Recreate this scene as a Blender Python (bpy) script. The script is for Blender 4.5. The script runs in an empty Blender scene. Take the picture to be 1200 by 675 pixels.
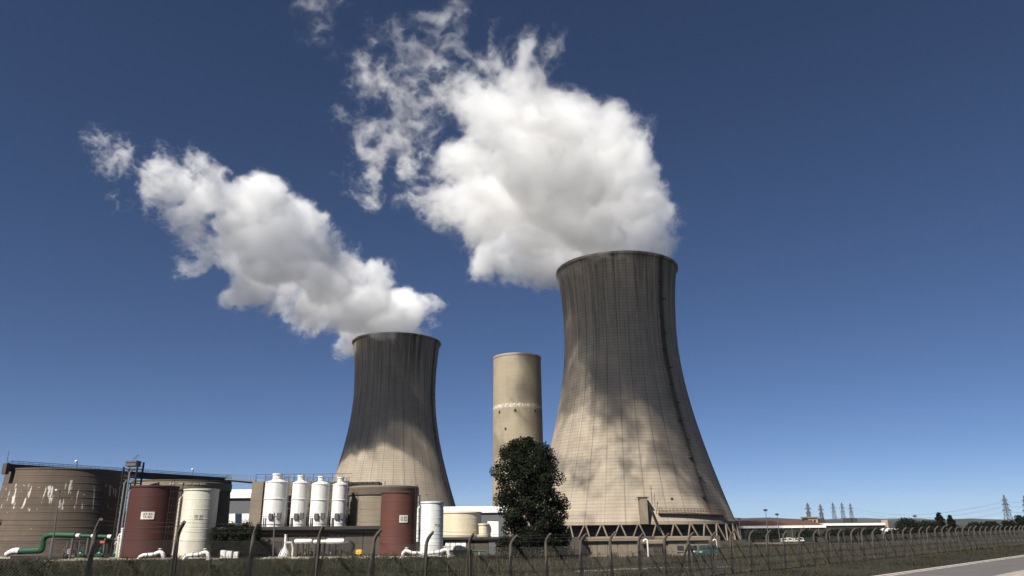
import bpy, bmesh, math, random
import numpy as np
from mathutils import Vector, Matrix
random.seed(7)
rng = np.random.default_rng(7)
PI = math.pi
R = math.radians

# ------------------------------------------------------------------ camera, sky, sun, exposure
sc = bpy.context.scene
col = sc.collection
FPX = 870.0                                   # focal length in pixels of a 1200 px wide frame
PITCH = math.atan(281.5 / FPX)
ROLL = 0.0095
CAM_H = 3.4
c_f = Vector((0, math.cos(PITCH), math.sin(PITCH)))
c_u0 = Vector((0, -math.sin(PITCH), math.cos(PITCH)))
c_r0 = Vector((1, 0, 0))
c_u = c_u0 * math.cos(ROLL) + c_r0 * math.sin(ROLL)
c_r = c_r0 * math.cos(ROLL) - c_u0 * math.sin(ROLL)
cam_d = bpy.data.cameras.new('camera')
cam = bpy.data.objects.new('camera', cam_d)
col.objects.link(cam)
rm = Matrix((c_r, c_u, -c_f)).transposed().to_4x4()
cam.matrix_world = Matrix.Translation((0, 0, CAM_H)) @ rm
cam_d.sensor_width = 36.0
cam_d.lens = FPX / 1200 * 36.0
cam_d.clip_start = 0.1
cam_d.clip_end = 30000
sc.camera = cam

SUN_EL, SUN_LEFT = 46.0, 35.0                 # degrees up, degrees left of straight behind the camera
sun_dir = Vector((-math.sin(R(SUN_LEFT)) * math.cos(R(SUN_EL)), -math.cos(R(SUN_LEFT)) * math.cos(R(SUN_EL)), math.sin(R(SUN_EL))))
w = bpy.data.worlds.new('World')
sc.world = w
w.use_nodes = True
wn = w.node_tree
wn.nodes.clear()
sky = wn.nodes.new('ShaderNodeTexSky')
sky.sky_type = 'NISHITA'
sky.sun_disc = False
sky.sun_elevation = R(SUN_EL)
sky.sun_rotation = PI + R(SUN_LEFT)
sky.altitude = 2500
sky.air_density = 0.6
sky.dust_density = 0.6
sky.ozone_density = 7.0
bg = wn.nodes.new('ShaderNodeBackground')
bg.inputs['Strength'].default_value = 0.05
wo = wn.nodes.new('ShaderNodeOutputWorld')
wn.links.new(sky.outputs[0], bg.inputs[0])
wn.links.new(bg.outputs[0], wo.inputs[0])
sun_d = bpy.data.lights.new('sun', 'SUN')
sun_d.energy = 5.0
sun_d.angle = R(0.5)
sun_d.color = (1.0, 0.95, 0.87)
sun = bpy.data.objects.new('sun', sun_d)
col.objects.link(sun)
sun.rotation_euler = (-sun_dir).to_track_quat('-Z', 'Y').to_euler()
sc.view_settings.view_transform = 'Standard'
sc.view_settings.look = 'None'
sc.view_settings.exposure = 0.74
sc.view_settings.gamma = 1.0
sc.view_settings.use_curve_mapping = False
sc.render.engine = 'CYCLES'
cy = sc.cycles
cy.use_denoising = True
cy.max_bounces = 18
cy.diffuse_bounces = 3
cy.glossy_bounces = 2
cy.transmission_bounces = 4
cy.volume_bounces = 16
cy.transparent_max_bounces = 96
cy.sample_clamp_indirect = 4.0

# ------------------------------------------------------------------ helpers
def pix(x, y, Y):
    """world point seen at pixel (x, y) of the 1200 px frame, at depth Y"""
    d = c_f + c_r * ((x - 600) / FPX) + c_u * ((337.5 - y) / FPX)
    return Vector((0, 0, CAM_H)) + d * (Y / d.y)


def puff(x, y, rp, Y, s=0.0):
    c = pix(x, y, Y)
    return (c, rp * (1 + 0.2 * s) * (c - Vector((0, 0, CAM_H))).dot(c_f) / FPX, s)


def sstep(a, b, x):
    t = min(1, max(0, (x - a) / (b - a)))
    return t * t * (3 - 2 * t)


def terrain(x, y):
    z = 0.72 * sstep(3, -15, x) * sstep(74, 48, y)            # low bank under the near end of the fence
    z -= 1.7 * sstep(125, 255, y) * sstep(-40, 20, x)         # the yard falls towards the big tower
    z += 0.06 * math.sin(x * 0.31 + 1.3) * math.cos(y * 0.23) * sstep(400, 100, y)
    return z


class MB:
    def __init__(self):
        self.v, self.f = [], []

    def add(self, vs, fs):
        o = len(self.v)
        self.v += [tuple(a) for a in vs]
        self.f += [tuple(i + o for i in a) for a in fs]
        return self

    def box(self, x0, x1, y0, y1, z0, z1):
        return self.add([(x, y, z) for z in (z0, z1) for y in (y0, y1) for x in (x0, x1)],
                        [(0, 2, 3, 1), (4, 5, 7, 6), (0, 1, 5, 4), (2, 6, 7, 3), (0, 4, 6, 2), (1, 3, 7, 5)])

    def bbox(self, x0, x1, y0, y1, z0, z1, b=0.03):
        """box with chamfered vertical and top edges"""
        def ring(i, z):
            return [(x0 + i + b, y0 + i, z), (x1 - i - b, y0 + i, z), (x1 - i, y0 + i + b, z), (x1 - i, y1 - i - b, z), (x1 - i - b, y1 - i, z), (x0 + i + b, y1 - i, z), (x0 + i, y1 - i - b, z), (x0 + i, y0 + i + b, z)]
        return self.loft([ring(0, z0), ring(0, z1 - b), ring(b, z1)], True)

    def loft(self, rings, cap=True, flip=False):
        n = len(rings[0])
        vs = [p for r in rings for p in r]
        fs = []
        for k in range(len(rings) - 1):
            for i in range(n):
                j = (i + 1) % n
                fs.append((k * n + i, k * n + j, (k + 1) * n + j, (k + 1) * n + i))
        if cap:
            fs.append(tuple(range(n - 1, -1, -1)))
            fs.append(tuple((len(rings) - 1) * n + i for i in range(n)))
        return self.add(vs, fs)

    def lathe(self, prof, n=32, cx=0, cy=0, cap=True):
        return self.loft([[(cx + r * math.cos(2 * PI * i / n), cy + r * math.sin(2 * PI * i / n), z) for i in range(n)] for r, z in prof], cap)

    def tube(self, pts, r, n=8, cap=True):
        pts = [Vector(p) for p in pts]
        rs = r if isinstance(r, (list, tuple)) else [r] * len(pts)
        rings = []
        up = None
        for k, p in enumerate(pts):
            d = (pts[min(k + 1, len(pts) - 1)] - pts[max(k - 1, 0)]).normalized()
            if up is None:
                up = Vector((0, 0, 1)) if abs(d.z) < 0.9 else Vector((0, 1, 0))
            a = d.cross(up).normalized()
            b = a.cross(d).normalized()
            up = b
            rings.append([p + (a * math.cos(2 * PI * i / n) - b * math.sin(2 * PI * i / n)) * rs[k] for i in range(n)])
        return self.loft(rings, cap)

    def bar(self, a, b, w_, h_=None):
        return self.tube([a, b], [w_ * 0.7071] * 2, 4)

    def mesh(self, name, mat, smooth=False):
        me = bpy.data.meshes.new(name)
        me.from_pydata(self.v, [], self.f)
        if mat is not None:
            me.materials.append(mat)
        if smooth:
            me.shade_smooth()
            try:
                me.set_sharp_from_angle(angle=R(24))
            except Exception:
                pass
        me.update()
        return me

    def build(self, name, mat, parent=None, smooth=False, loc=None):
        o = bpy.data.objects.new(name, self.mesh(name, mat, smooth))
        col.objects.link(o)
        o.parent = parent
        if loc is not None:
            o.location = loc
        return o


def inst(src, parent, loc=(0, 0, 0), rz=0.0):
    o = src.copy()
    col.objects.link(o)
    o.parent = parent
    o.location = loc
    o.rotation_euler = (0, 0, rz)
    return o


def tag(o, label, cat, group=None):
    o['label'] = label
    o['category'] = cat
    if group:
        o['group'] = group
    return o


def thing(name, label, cat, loc=(0, 0, 0), rz=0.0, group=None):
    o = bpy.data.objects.new(name, None)
    col.objects.link(o)
    o.location = loc
    o.rotation_euler = (0, 0, rz)
    return tag(o, label, cat, group)


def struct(o):
    o['kind'] = 'structure'
    return o


# ---- materials -------------------------------------------------------------
class G:
    """small node graph writer"""
    def __init__(self, name):
        self.m = bpy.data.materials.new(name)
        self.m.use_nodes = True
        self.t = self.m.node_tree
        self.b = self.t.nodes['Principled BSDF']
        self.co = self.n('ShaderNodeTexCoord').outputs['Object']

    def n(self, typ, **kw):
        o = self.t.nodes.new(typ)
        for k, v in kw.items():
            setattr(o, k, v)
        return o

    def put(self, sock, v):
        if hasattr(v, 'is_output'):
            self.t.links.new(v, sock)
        else:
            if isinstance(v, (tuple, list)) and len(v) == 3 and sock.type == 'RGBA':
                v = (*v, 1)
            sock.default_value = v

    def math(self, op, a, b=0.0, clamp=False):
        o = self.n('ShaderNodeMath', operation=op)
        o.use_clamp = clamp
        self.put(o.inputs[0], a)
        self.put(o.inputs[1], b)
        return o.outputs[0]

    def mapping(self, scale=(1, 1, 1), loc=(0, 0, 0), src=None):
        o = self.n('ShaderNodeMapping')
        self.put(o.inputs[0], src or self.co)
        o.inputs['Scale'].default_value = scale
        o.inputs['Location'].default_value = loc
        return o.outputs[0]

    def noise(self, scale, detail=4, rough=0.55, src=None, stretch=None, loc=(0, 0, 0), dist=0.0):
        o = self.n('ShaderNodeTexNoise')
        self.put(o.inputs['Vector'], self.mapping(stretch or (1, 1, 1), loc, src))
        o.inputs['Scale'].default_value = scale
        o.inputs['Detail'].default_value = detail
        o.inputs['Roughness'].default_value = rough
        o.inputs['Distortion'].default_value = dist
        return o.outputs[0]

    def ramp(self, x, lo, hi, a=0.0, b=1.0):
        o = self.n('ShaderNodeMapRange')
        o.clamp = True
        self.put(o.inputs[0], x)
        for i, v in enumerate((lo, hi, a, b)):
            o.inputs[1 + i].default_value = v
        return o.outputs[0]

    def mix(self, f, a, b, mode='MIX'):
        o = self.n('ShaderNodeMix', data_type='RGBA', blend_type=mode)
        self.put(o.inputs[0], f)
        self.put(o.inputs[6], a)
        self.put(o.inputs[7], b)
        return o.outputs[2]

    def bump(self, h, strength=0.3, dist=0.05):
        o = self.n('ShaderNodeBump')
        o.inputs['Strength'].default_value = strength
        o.inputs['Distance'].default_value = dist
        self.put(o.inputs['Height'], h)
        self.t.links.new(o.outputs[0], self.b.inputs['Normal'])

    def done(self, colr, rough=0.85, metal=0.0, spec=0.3):
        self.put(self.b.inputs['Base Color'], colr)
        self.put(self.b.inputs['Roughness'], rough)
        self.b.inputs['Metallic'].default_value = metal
        self.b.inputs['Specular IOR Level'].default_value = spec
        return self.m


def painted(name, c, rough=0.55, dirt=(0.16, 0.13, 0.10), amount=0.35, scale=0.6, streak=True, metal=0.0):
    g = G(name)
    n = g.noise(scale, 6, 0.65, stretch=(1.6, 1.6, 0.22) if streak else None)
    n2 = g.noise(scale * 7, 4, 0.6)
    f = g.math('MULTIPLY', g.ramp(g.math('ADD', n, g.math('MULTIPLY', n2, 0.35)), 0.55, 0.95), amount)
    cc = g.mix(g.math('MULTIPLY', g.ramp(n2, 0.3, 0.75), 0.18), c, tuple(x * 0.75 for x in c))
    g.bump(n2, 0.15, 0.02)
    return g.done(g.mix(f, cc, dirt), rough, metal)


def concrete(name, c, dark=(0.09, 0.08, 0.07), amount=0.6, scale=0.25, courses=0.0, flakes=0.0, flake_c=(0.55, 0.52, 0.46)):
    g = G(name)
    big = g.noise(scale, 6, 0.6)
    streak = g.noise(scale * 3.2, 5, 0.65, stretch=(1, 1, 0.12))
    fine = g.noise(6.0, 5, 0.7)
    cc = g.mix(g.ramp(big, 0.3, 0.75), c, tuple(x * 0.68 for x in c))
    cc = g.mix(g.math('MULTIPLY', g.ramp(streak, 0.5, 0.8), amount), cc, dark)
    cc = g.mix(g.math('MULTIPLY', g.ramp(fine, 0.35, 0.8), 0.3), cc, tuple(x * 0.6 for x in c))
    h = fine
    if courses:
        z = g.n('ShaderNodeSeparateXYZ')
        g.put(z.inputs[0], g.co)
        fr = g.math('FRACT', g.math('DIVIDE', z.outputs[2], courses))
        ln = g.ramp(g.math('ABSOLUTE', g.math('SUBTRACT', fr, 0.5)), 0.40, 0.47)
        cc = g.mix(g.math('MULTIPLY', ln, 0.4), cc, dark)
    if flakes:
        fl = g.noise(0.42, 5, 0.6, stretch=(1, 1, 0.55), loc=(3.3, 1.7, 0.4), dist=0.6)
        fl2 = g.noise(0.5, 3, 0.5, loc=(7, 2, 5))
        fz = g.n('ShaderNodeSeparateXYZ')
        g.put(fz.inputs[0], g.co)
        band = g.ramp(g.math('ABSOLUTE', g.math('SUBTRACT', fz.outputs[2], g.math('ADD', 8.6, g.math('MULTIPLY', g.math('SUBTRACT', fl2, 0.5), 3.0)))), 2.6, 0.6)
        drip = g.noise(1.7, 4, 0.6, stretch=(1, 1, 0.14), loc=(5, 1, 2))
        dot = g.noise(1.3, 4, 0.6, loc=(1, 8, 2))
        mask = g.math('MAXIMUM', g.math('MULTIPLY', g.ramp(drip, 0.575, 0.60), g.ramp(band, 0.35, 0.5)), g.math('MULTIPLY', g.ramp(dot, 0.69, 0.71), g.ramp(fl, 0.48, 0.52)))
        cc = g.mix(g.math('MULTIPLY', mask, flakes), cc, flake_c)
    g.bump(h, 0.25, 0.03)
    return g.done(cc, 0.92, 0, 0.2)


def leafy(name, c1, c2, scale=0.7):
    g = G(name)
    n = g.noise(scale, 3, 0.6)
    f = g.noise(9.0, 2, 0.6)
    cc = g.mix(g.ramp(g.math('ADD', n, g.math('MULTIPLY', g.math('SUBTRACT', f, 0.5), 0.5)), 0.3, 0.7), c1, c2)
    g.b.inputs['Transmission Weight'].default_value = 0
    return g.done(cc, 0.75, 0, 0.12)


M = {}
M['steel'] = painted('grey_steel', (0.10, 0.10, 0.10), 0.5, (0.10, 0.055, 0.03), 0.5, 1.2)
M['dark'] = painted('dark_steel', (0.030, 0.028, 0.027), 0.6, (0.06, 0.04, 0.03), 0.4, 1.2)
M['galv'] = painted('galvanised_steel', (0.24, 0.245, 0.245), 0.45, (0.16, 0.15, 0.14), 0.4, 1.5, metal=0.3)
M['white'] = painted('white_paint', (0.80, 0.79, 0.75), 0.45, (0.30, 0.26, 0.21), 0.45, 0.7)
M['silo'] = painted('silo_white', (0.74, 0.73, 0.69), 0.5, (0.30, 0.27, 0.22), 0.5, 0.8)
M['cream_white'] = painted('cream_white_paint', (0.62, 0.59, 0.49), 0.5, (0.30, 0.25, 0.18), 0.45, 0.5)
M['cool_white'] = painted('cool_white_paint', (0.68, 0.70, 0.68), 0.5, (0.28, 0.28, 0.26), 0.45, 0.5)
M['cream'] = painted('cream_paint', (0.62, 0.55, 0.40), 0.5, (0.35, 0.28, 0.18), 0.4, 0.5)
M['oxide'] = painted('red_oxide_paint', (0.068, 0.022, 0.017), 0.6, (0.06, 0.03, 0.025), 0.7, 0.5)
M['oxide2'] = painted('lighter_red_oxide_paint', (0.10, 0.036, 0.026), 0.6, (0.07, 0.035, 0.03), 0.6, 0.5)
M['green'] = painted('green_paint', (0.007, 0.07, 0.032), 0.4, (0.03, 0.06, 0.035), 0.4, 1.0)
M['yellow'] = painted('yellow_paint', (0.75, 0.42, 0.03), 0.5, (0.25, 0.16, 0.05), 0.4, 2.0)
M['rust'] = painted('rusty_steel', (0.085, 0.048, 0.032), 0.8, (0.05, 0.03, 0.02), 0.6, 1.5)
M['redsign'] = painted('red_sign_paint', (0.45, 0.10, 0.07), 0.5, (0.2, 0.1, 0.08), 0.2, 2.0)
M['ink'] = painted('black_lettering', (0.02, 0.02, 0.02), 0.6, (0.05, 0.05, 0.05), 0.2, 3.0)
M['sign'] = painted('sign_white', (0.66, 0.62, 0.55), 0.5, (0.3, 0.25, 0.2), 0.3, 3.0)
M['brown_conc'] = concrete('brown_concrete', (0.135, 0.104, 0.08), (0.07, 0.055, 0.045), 0.7, 0.22, 0.75, 0.9)
M['brown_conc2'] = concrete('plain_brown_concrete', (0.135, 0.108, 0.082), (0.07, 0.055, 0.045), 0.6, 0.25, 0.75)
M['beige_conc'] = concrete('beige_concrete', (0.25, 0.21, 0.155), (0.14, 0.11, 0.08), 0.45, 0.3, 0.9)
M['wall_conc'] = concrete('grey_wall_concrete', (0.10, 0.083, 0.068), (0.06, 0.05, 0.045), 0.6, 0.3)
M['pale_conc'] = concrete('pale_concrete', (0.45, 0.41, 0.34), (0.2, 0.17, 0.13), 0.4, 0.3)
M['tan_conc'] = concrete('tan_concrete', (0.24, 0.195, 0.145), (0.12, 0.1, 0.08), 0.5, 0.4)
M['pump_tan'] = concrete('pump_house_render', (0.27, 0.22, 0.16), (0.1, 0.08, 0.06), 0.5, 0.4)
M['post'] = concrete('weathered_post_concrete', (0.11, 0.095, 0.078), (0.06, 0.05, 0.045), 0.6, 1.6)
M['slate'] = painted('grey_cladding', (0.11, 0.115, 0.12), 0.6, (0.07, 0.07, 0.07), 0.4, 0.3)
M['hall_wall'] = painted('dark_hall_wall', (0.035, 0.03, 0.027), 0.7, (0.03, 0.03, 0.03), 0.4, 0.3)  # on the halls, dark colour stands in for shade under open roofs
M['brick'] = painted('red_brown_roof', (0.10, 0.045, 0.032), 0.8, (0.1, 0.06, 0.05), 0.5, 0.3)
M['far_brick'] = painted('pale_brick', (0.40, 0.28, 0.20), 0.8, (0.2, 0.14, 0.1), 0.4, 0.4)
M['glass'] = painted('dark_glass', (0.02, 0.025, 0.03), 0.12, (0.05, 0.05, 0.05), 0.2, 1.0)
M['rubber'] = painted('tyre_rubber', (0.02, 0.02, 0.02), 0.8, (0.05, 0.045, 0.04), 0.3, 3.0)
M['teal'] = painted('teal_car_paint', (0.03, 0.12, 0.105), 0.3, (0.08, 0.09, 0.08), 0.2, 1.0)
M['bark'] = painted('bark', (0.07, 0.05, 0.035), 0.9, (0.03, 0.025, 0.02), 0.6, 2.0)
M['leaf_dark'] = leafy('dark_evergreen_leaf', (0.005, 0.008, 0.004), (0.014, 0.020, 0.009))
M['leaf_mid'] = leafy('mid_green_leaf', (0.022, 0.036, 0.014), (0.055, 0.075, 0.028))
M['leaf_far'] = leafy('far_tree_leaf', (0.005, 0.007, 0.005), (0.012, 0.016, 0.009), 0.2)
M['grass'] = leafy('dry_and_green_grass', (0.006, 0.008, 0.0035), (0.040, 0.034, 0.016), 0.22)
M['weed'] = leafy('weed_leaf', (0.007, 0.011, 0.005), (0.022, 0.028, 0.011), 0.3)


def text_mesh(body, size, mat, name='lettering'):
    cu = bpy.data.curves.new(name, 'FONT')
    cu.body = body
    cu.size = size
    cu.align_x = 'CENTER'
    cu.align_y = 'CENTER'
    cu.resolution_u = 2
    cu.space_line = 0.9
    to = bpy.data.objects.new(name, cu)
    col.objects.link(to)
    dg = bpy.context.evaluated_depsgraph_get()
    me = bpy.data.meshes.new_from_object(to.evaluated_get(dg))
    bpy.data.objects.remove(to)
    bpy.data.curves.remove(cu)
    me.name = name
    me.materials.clear()
    me.materials.append(mat)
    return me


def wrap_on(me, rad, phi, z):
    """bend a flat XY lettering mesh on to a cylinder of radius rad about the origin, facing -Y turned by phi"""
    for v in me.vertices:
        a = phi + v.co.x / rad
        zz = z + v.co.y
        v.co = (rad * math.sin(a), -rad * math.cos(a), zz)
    me.update()
    return me


def perlin(p, seed):
    r = np.random.default_rng(seed)
    perm = r.permutation(256).astype(np.int32)
    perm = np.concatenate([perm, perm])
    g = r.normal(size=(256, 3)).astype(np.float32)
    g /= np.linalg.norm(g, axis=1, keepdims=True)
    i = np.floor(p).astype(np.int32)
    f = p - i
    i &= 255
    u = f * f * f * (f * (f * 6 - 15) + 10)
    out = 0
    for dx in (0, 1):
        a = perm[(i[:, 0] + dx) & 255]
        wx = u[:, 0] if dx else 1 - u[:, 0]
        for dy in (0, 1):
            b = perm[a + ((i[:, 1] + dy) & 255)]
            wy = wx * (u[:, 1] if dy else 1 - u[:, 1])
            for dz in (0, 1):
                h = perm[b + ((i[:, 2] + dz) & 255)]
                gg = g[h]
                d = gg[:, 0] * (f[:, 0] - dx) + gg[:, 1] * (f[:, 1] - dy) + gg[:, 2] * (f[:, 2] - dz)
                out = out + d * wy * (u[:, 2] if dz else 1 - u[:, 2])
    return out * 1.5



# ------------------------------------------------------------------ ground, road, hills
def lin(*segs):
    out = []
    for a, b, n in segs:
        out += list(np.linspace(a, b, n, endpoint=False))
    return out + [segs[-1][1]]


gx = lin((-9000, -1500, 6), (-1500, -150, 9), (-150, 150, 100), (150, 1500, 9), (1500, 9000, 6))
gy = lin((-3000, 0, 6), (0, 140, 60), (140, 300, 24), (300, 1500, 10), (1500, 9000, 8))
mb = MB()
mb.v = [(x, y, terrain(x, y)) for y in gy for x in gx]
nx = len(gx)
mb.f = [(j * nx + i, j * nx + i + 1, (j + 1) * nx + i + 1, (j + 1) * nx + i) for j in range(len(gy) - 1) for i in range(nx - 1)]
g = G('rough_ground')
n1 = g.noise(0.05, 6, 0.6)
n2 = g.noise(0.7, 6, 0.65)
n3 = g.noise(6.0, 4, 0.7)
cc = g.mix(g.ramp(n1, 0.35, 0.65), (0.011, 0.012, 0.006), (0.028, 0.024, 0.014))
cc = g.mix(g.ramp(n2, 0.45, 0.75), cc, (0.042, 0.035, 0.023))
cc = g.mix(g.math('MULTIPLY', g.ramp(n3, 0.4, 0.7), 0.6), cc, (0.008, 0.009, 0.005))
g.bump(n3, 0.6, 0.12)
struct(mb.build('ground', g.done(cc, 0.95), smooth=True))

FD = Vector((0.69410754, 0.71987132, 0))      # direction of the fence and the road
FN = Vector((0.71987132, -0.69410754, 0))     # towards the road
F0 = Vector((-14.8, 27.4, 0))


def strip(name, s0, s1, t0, t1, z, mat, n=60):
    m = MB()
    for k in range(n + 1):
        t = t0 + (t1 - t0) * k / n
        for s in (s0, s1):
            p = FD * t + FN * s
            m.v.append((p.x, p.y, z))
    m.f = [(2 * k, 2 * k + 1, 2 * k + 3, 2 * k + 2) for k in range(n)]
    return m.build(name, mat)


g = G('worn_asphalt')
n1 = g.noise(0.35, 6, 0.6)
n2 = g.noise(9.0, 4, 0.7)
cc = g.mix(g.ramp(n1, 0.3, 0.7), (0.115, 0.105, 0.10), (0.085, 0.078, 0.075))
cc = g.mix(g.math('MULTIPLY', g.ramp(n2, 0.45, 0.7), 0.5), cc, (0.15, 0.14, 0.13))
g.bump(n2, 0.4, 0.01)
struct(strip('road', -19.1, -13.6, -60, 420, 0.16, g.done(cc, 0.85)))
g = G('worn_road_paint')
n1 = g.noise(1.4, 6, 0.7)
cc = g.mix(g.ramp(n1, 0.42, 0.66), (0.46, 0.43, 0.37), (0.14, 0.13, 0.12))
struct(strip('road_marking', -19.0, -18.72, -60, 420, 0.164, g.done(cc, 0.8)))
g = G('pale_gravel')
n1 = g.noise(0.8, 6, 0.65, stretch=(1, 1, 1), dist=1.2)
n2 = g.noise(14.0, 3, 0.7)
cc = g.mix(g.ramp(n1, 0.35, 0.62), (0.44, 0.40, 0.33), (0.20, 0.18, 0.155))
cc = g.mix(g.math('MULTIPLY', g.ramp(n2, 0.4, 0.7), 0.4), cc, (0.16, 0.145, 0.125))
g.bump(n2, 0.6, 0.03)
struct(strip('gravel_lay_by', -13.6, 12, -60, 420, 0.156, g.done(cc, 0.95)))
m = MB()
for k in range(190):                           # kerb stones beside the road
    t = -20 + k * 2.0
    if k % 190 < 190:
        pass
kerb_src = MB().bbox(-0.13, 0.13, 0, 1.97, -0.1, 0.21, 0.02)
kerb = struct(bpy.data.objects.new('kerb', None))
col.objects.link(kerb)
ks = kerb_src.build('kerbstone', M['pale_conc'], kerb)
krot = -math.atan2(FD.x, FD.y)
for k in range(85):
    t = 40 + k * 2.0
    p = FD * t + FN * (-19.24)
    o = ks if k == 0 else inst(ks, kerb)
    o.location = (p.x, p.y, 0)
    o.rotation_euler = (0, 0, krot)


def ridge(name, Y, dy, pts, c):
    """far hill ridge with real depth: pts are (x, height)"""
    m = MB()
    rows = []
    for j, (fy, fh) in enumerate(((0, 0), (0.35, 0.62), (0.6, 1.0), (1.0, 0.7), (1.5, 0))):
        rows.append([(x, Y + dy * fy, h * fh - (2 if fh == 0 else 0)) for x, h in pts])
    n = len(pts)
    m.v = [p for r in rows for p in r]
    m.f = [(j * n + i, j * n + i + 1, (j + 1) * n + i + 1, (j + 1) * n + i) for j in range(len(rows) - 1) for i in range(n - 1)]
    gg = G(name + '_cover')
    f1 = gg.noise(0.004, 6, 0.65)
    f2 = gg.noise(0.03, 5, 0.7)
    k = gg.mix(gg.ramp(f1, 0.4, 0.6), tuple(a * 0.7 for a in c), c)
    k = gg.mix(gg.math('MULTIPLY', gg.ramp(f2, 0.45, 0.6), 0.6), k, tuple(a * 0.45 for a in c))
    return struct(m.build(name, gg.done(k, 0.95), smooth=True))


def ridge_pts(x0, x1, n, h, seed):
    r = random.Random(seed)
    ph = [r.uniform(0, 6) for _ in range(5)]
    return [(x0 + (x1 - x0) * k / n, h * (0.72 + 0.2 * math.sin(k * 0.23 + ph[0]) + 0.12 * math.sin(k * 0.61 + ph[1]) + 0.06 * math.sin(k * 1.7 + ph[2]))) for k in range(n + 1)]


ridge('hills', 4200, 1200, ridge_pts(-5200, 5200, 90, 52, 3), (0.022, 0.027, 0.022))
ridge('far_hills', 7200, 1500, ridge_pts(-8600, 8600, 90, 95, 8), (0.025, 0.030, 0.028))

# ------------------------------------------------------------------ cooling towers
T_H = 116.0


def tower_r(z):
    b = 59.0 if z < 86 else 70.0
    return 25.0 * math.sqrt(1 + ((z - 86) / b) ** 2)


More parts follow.
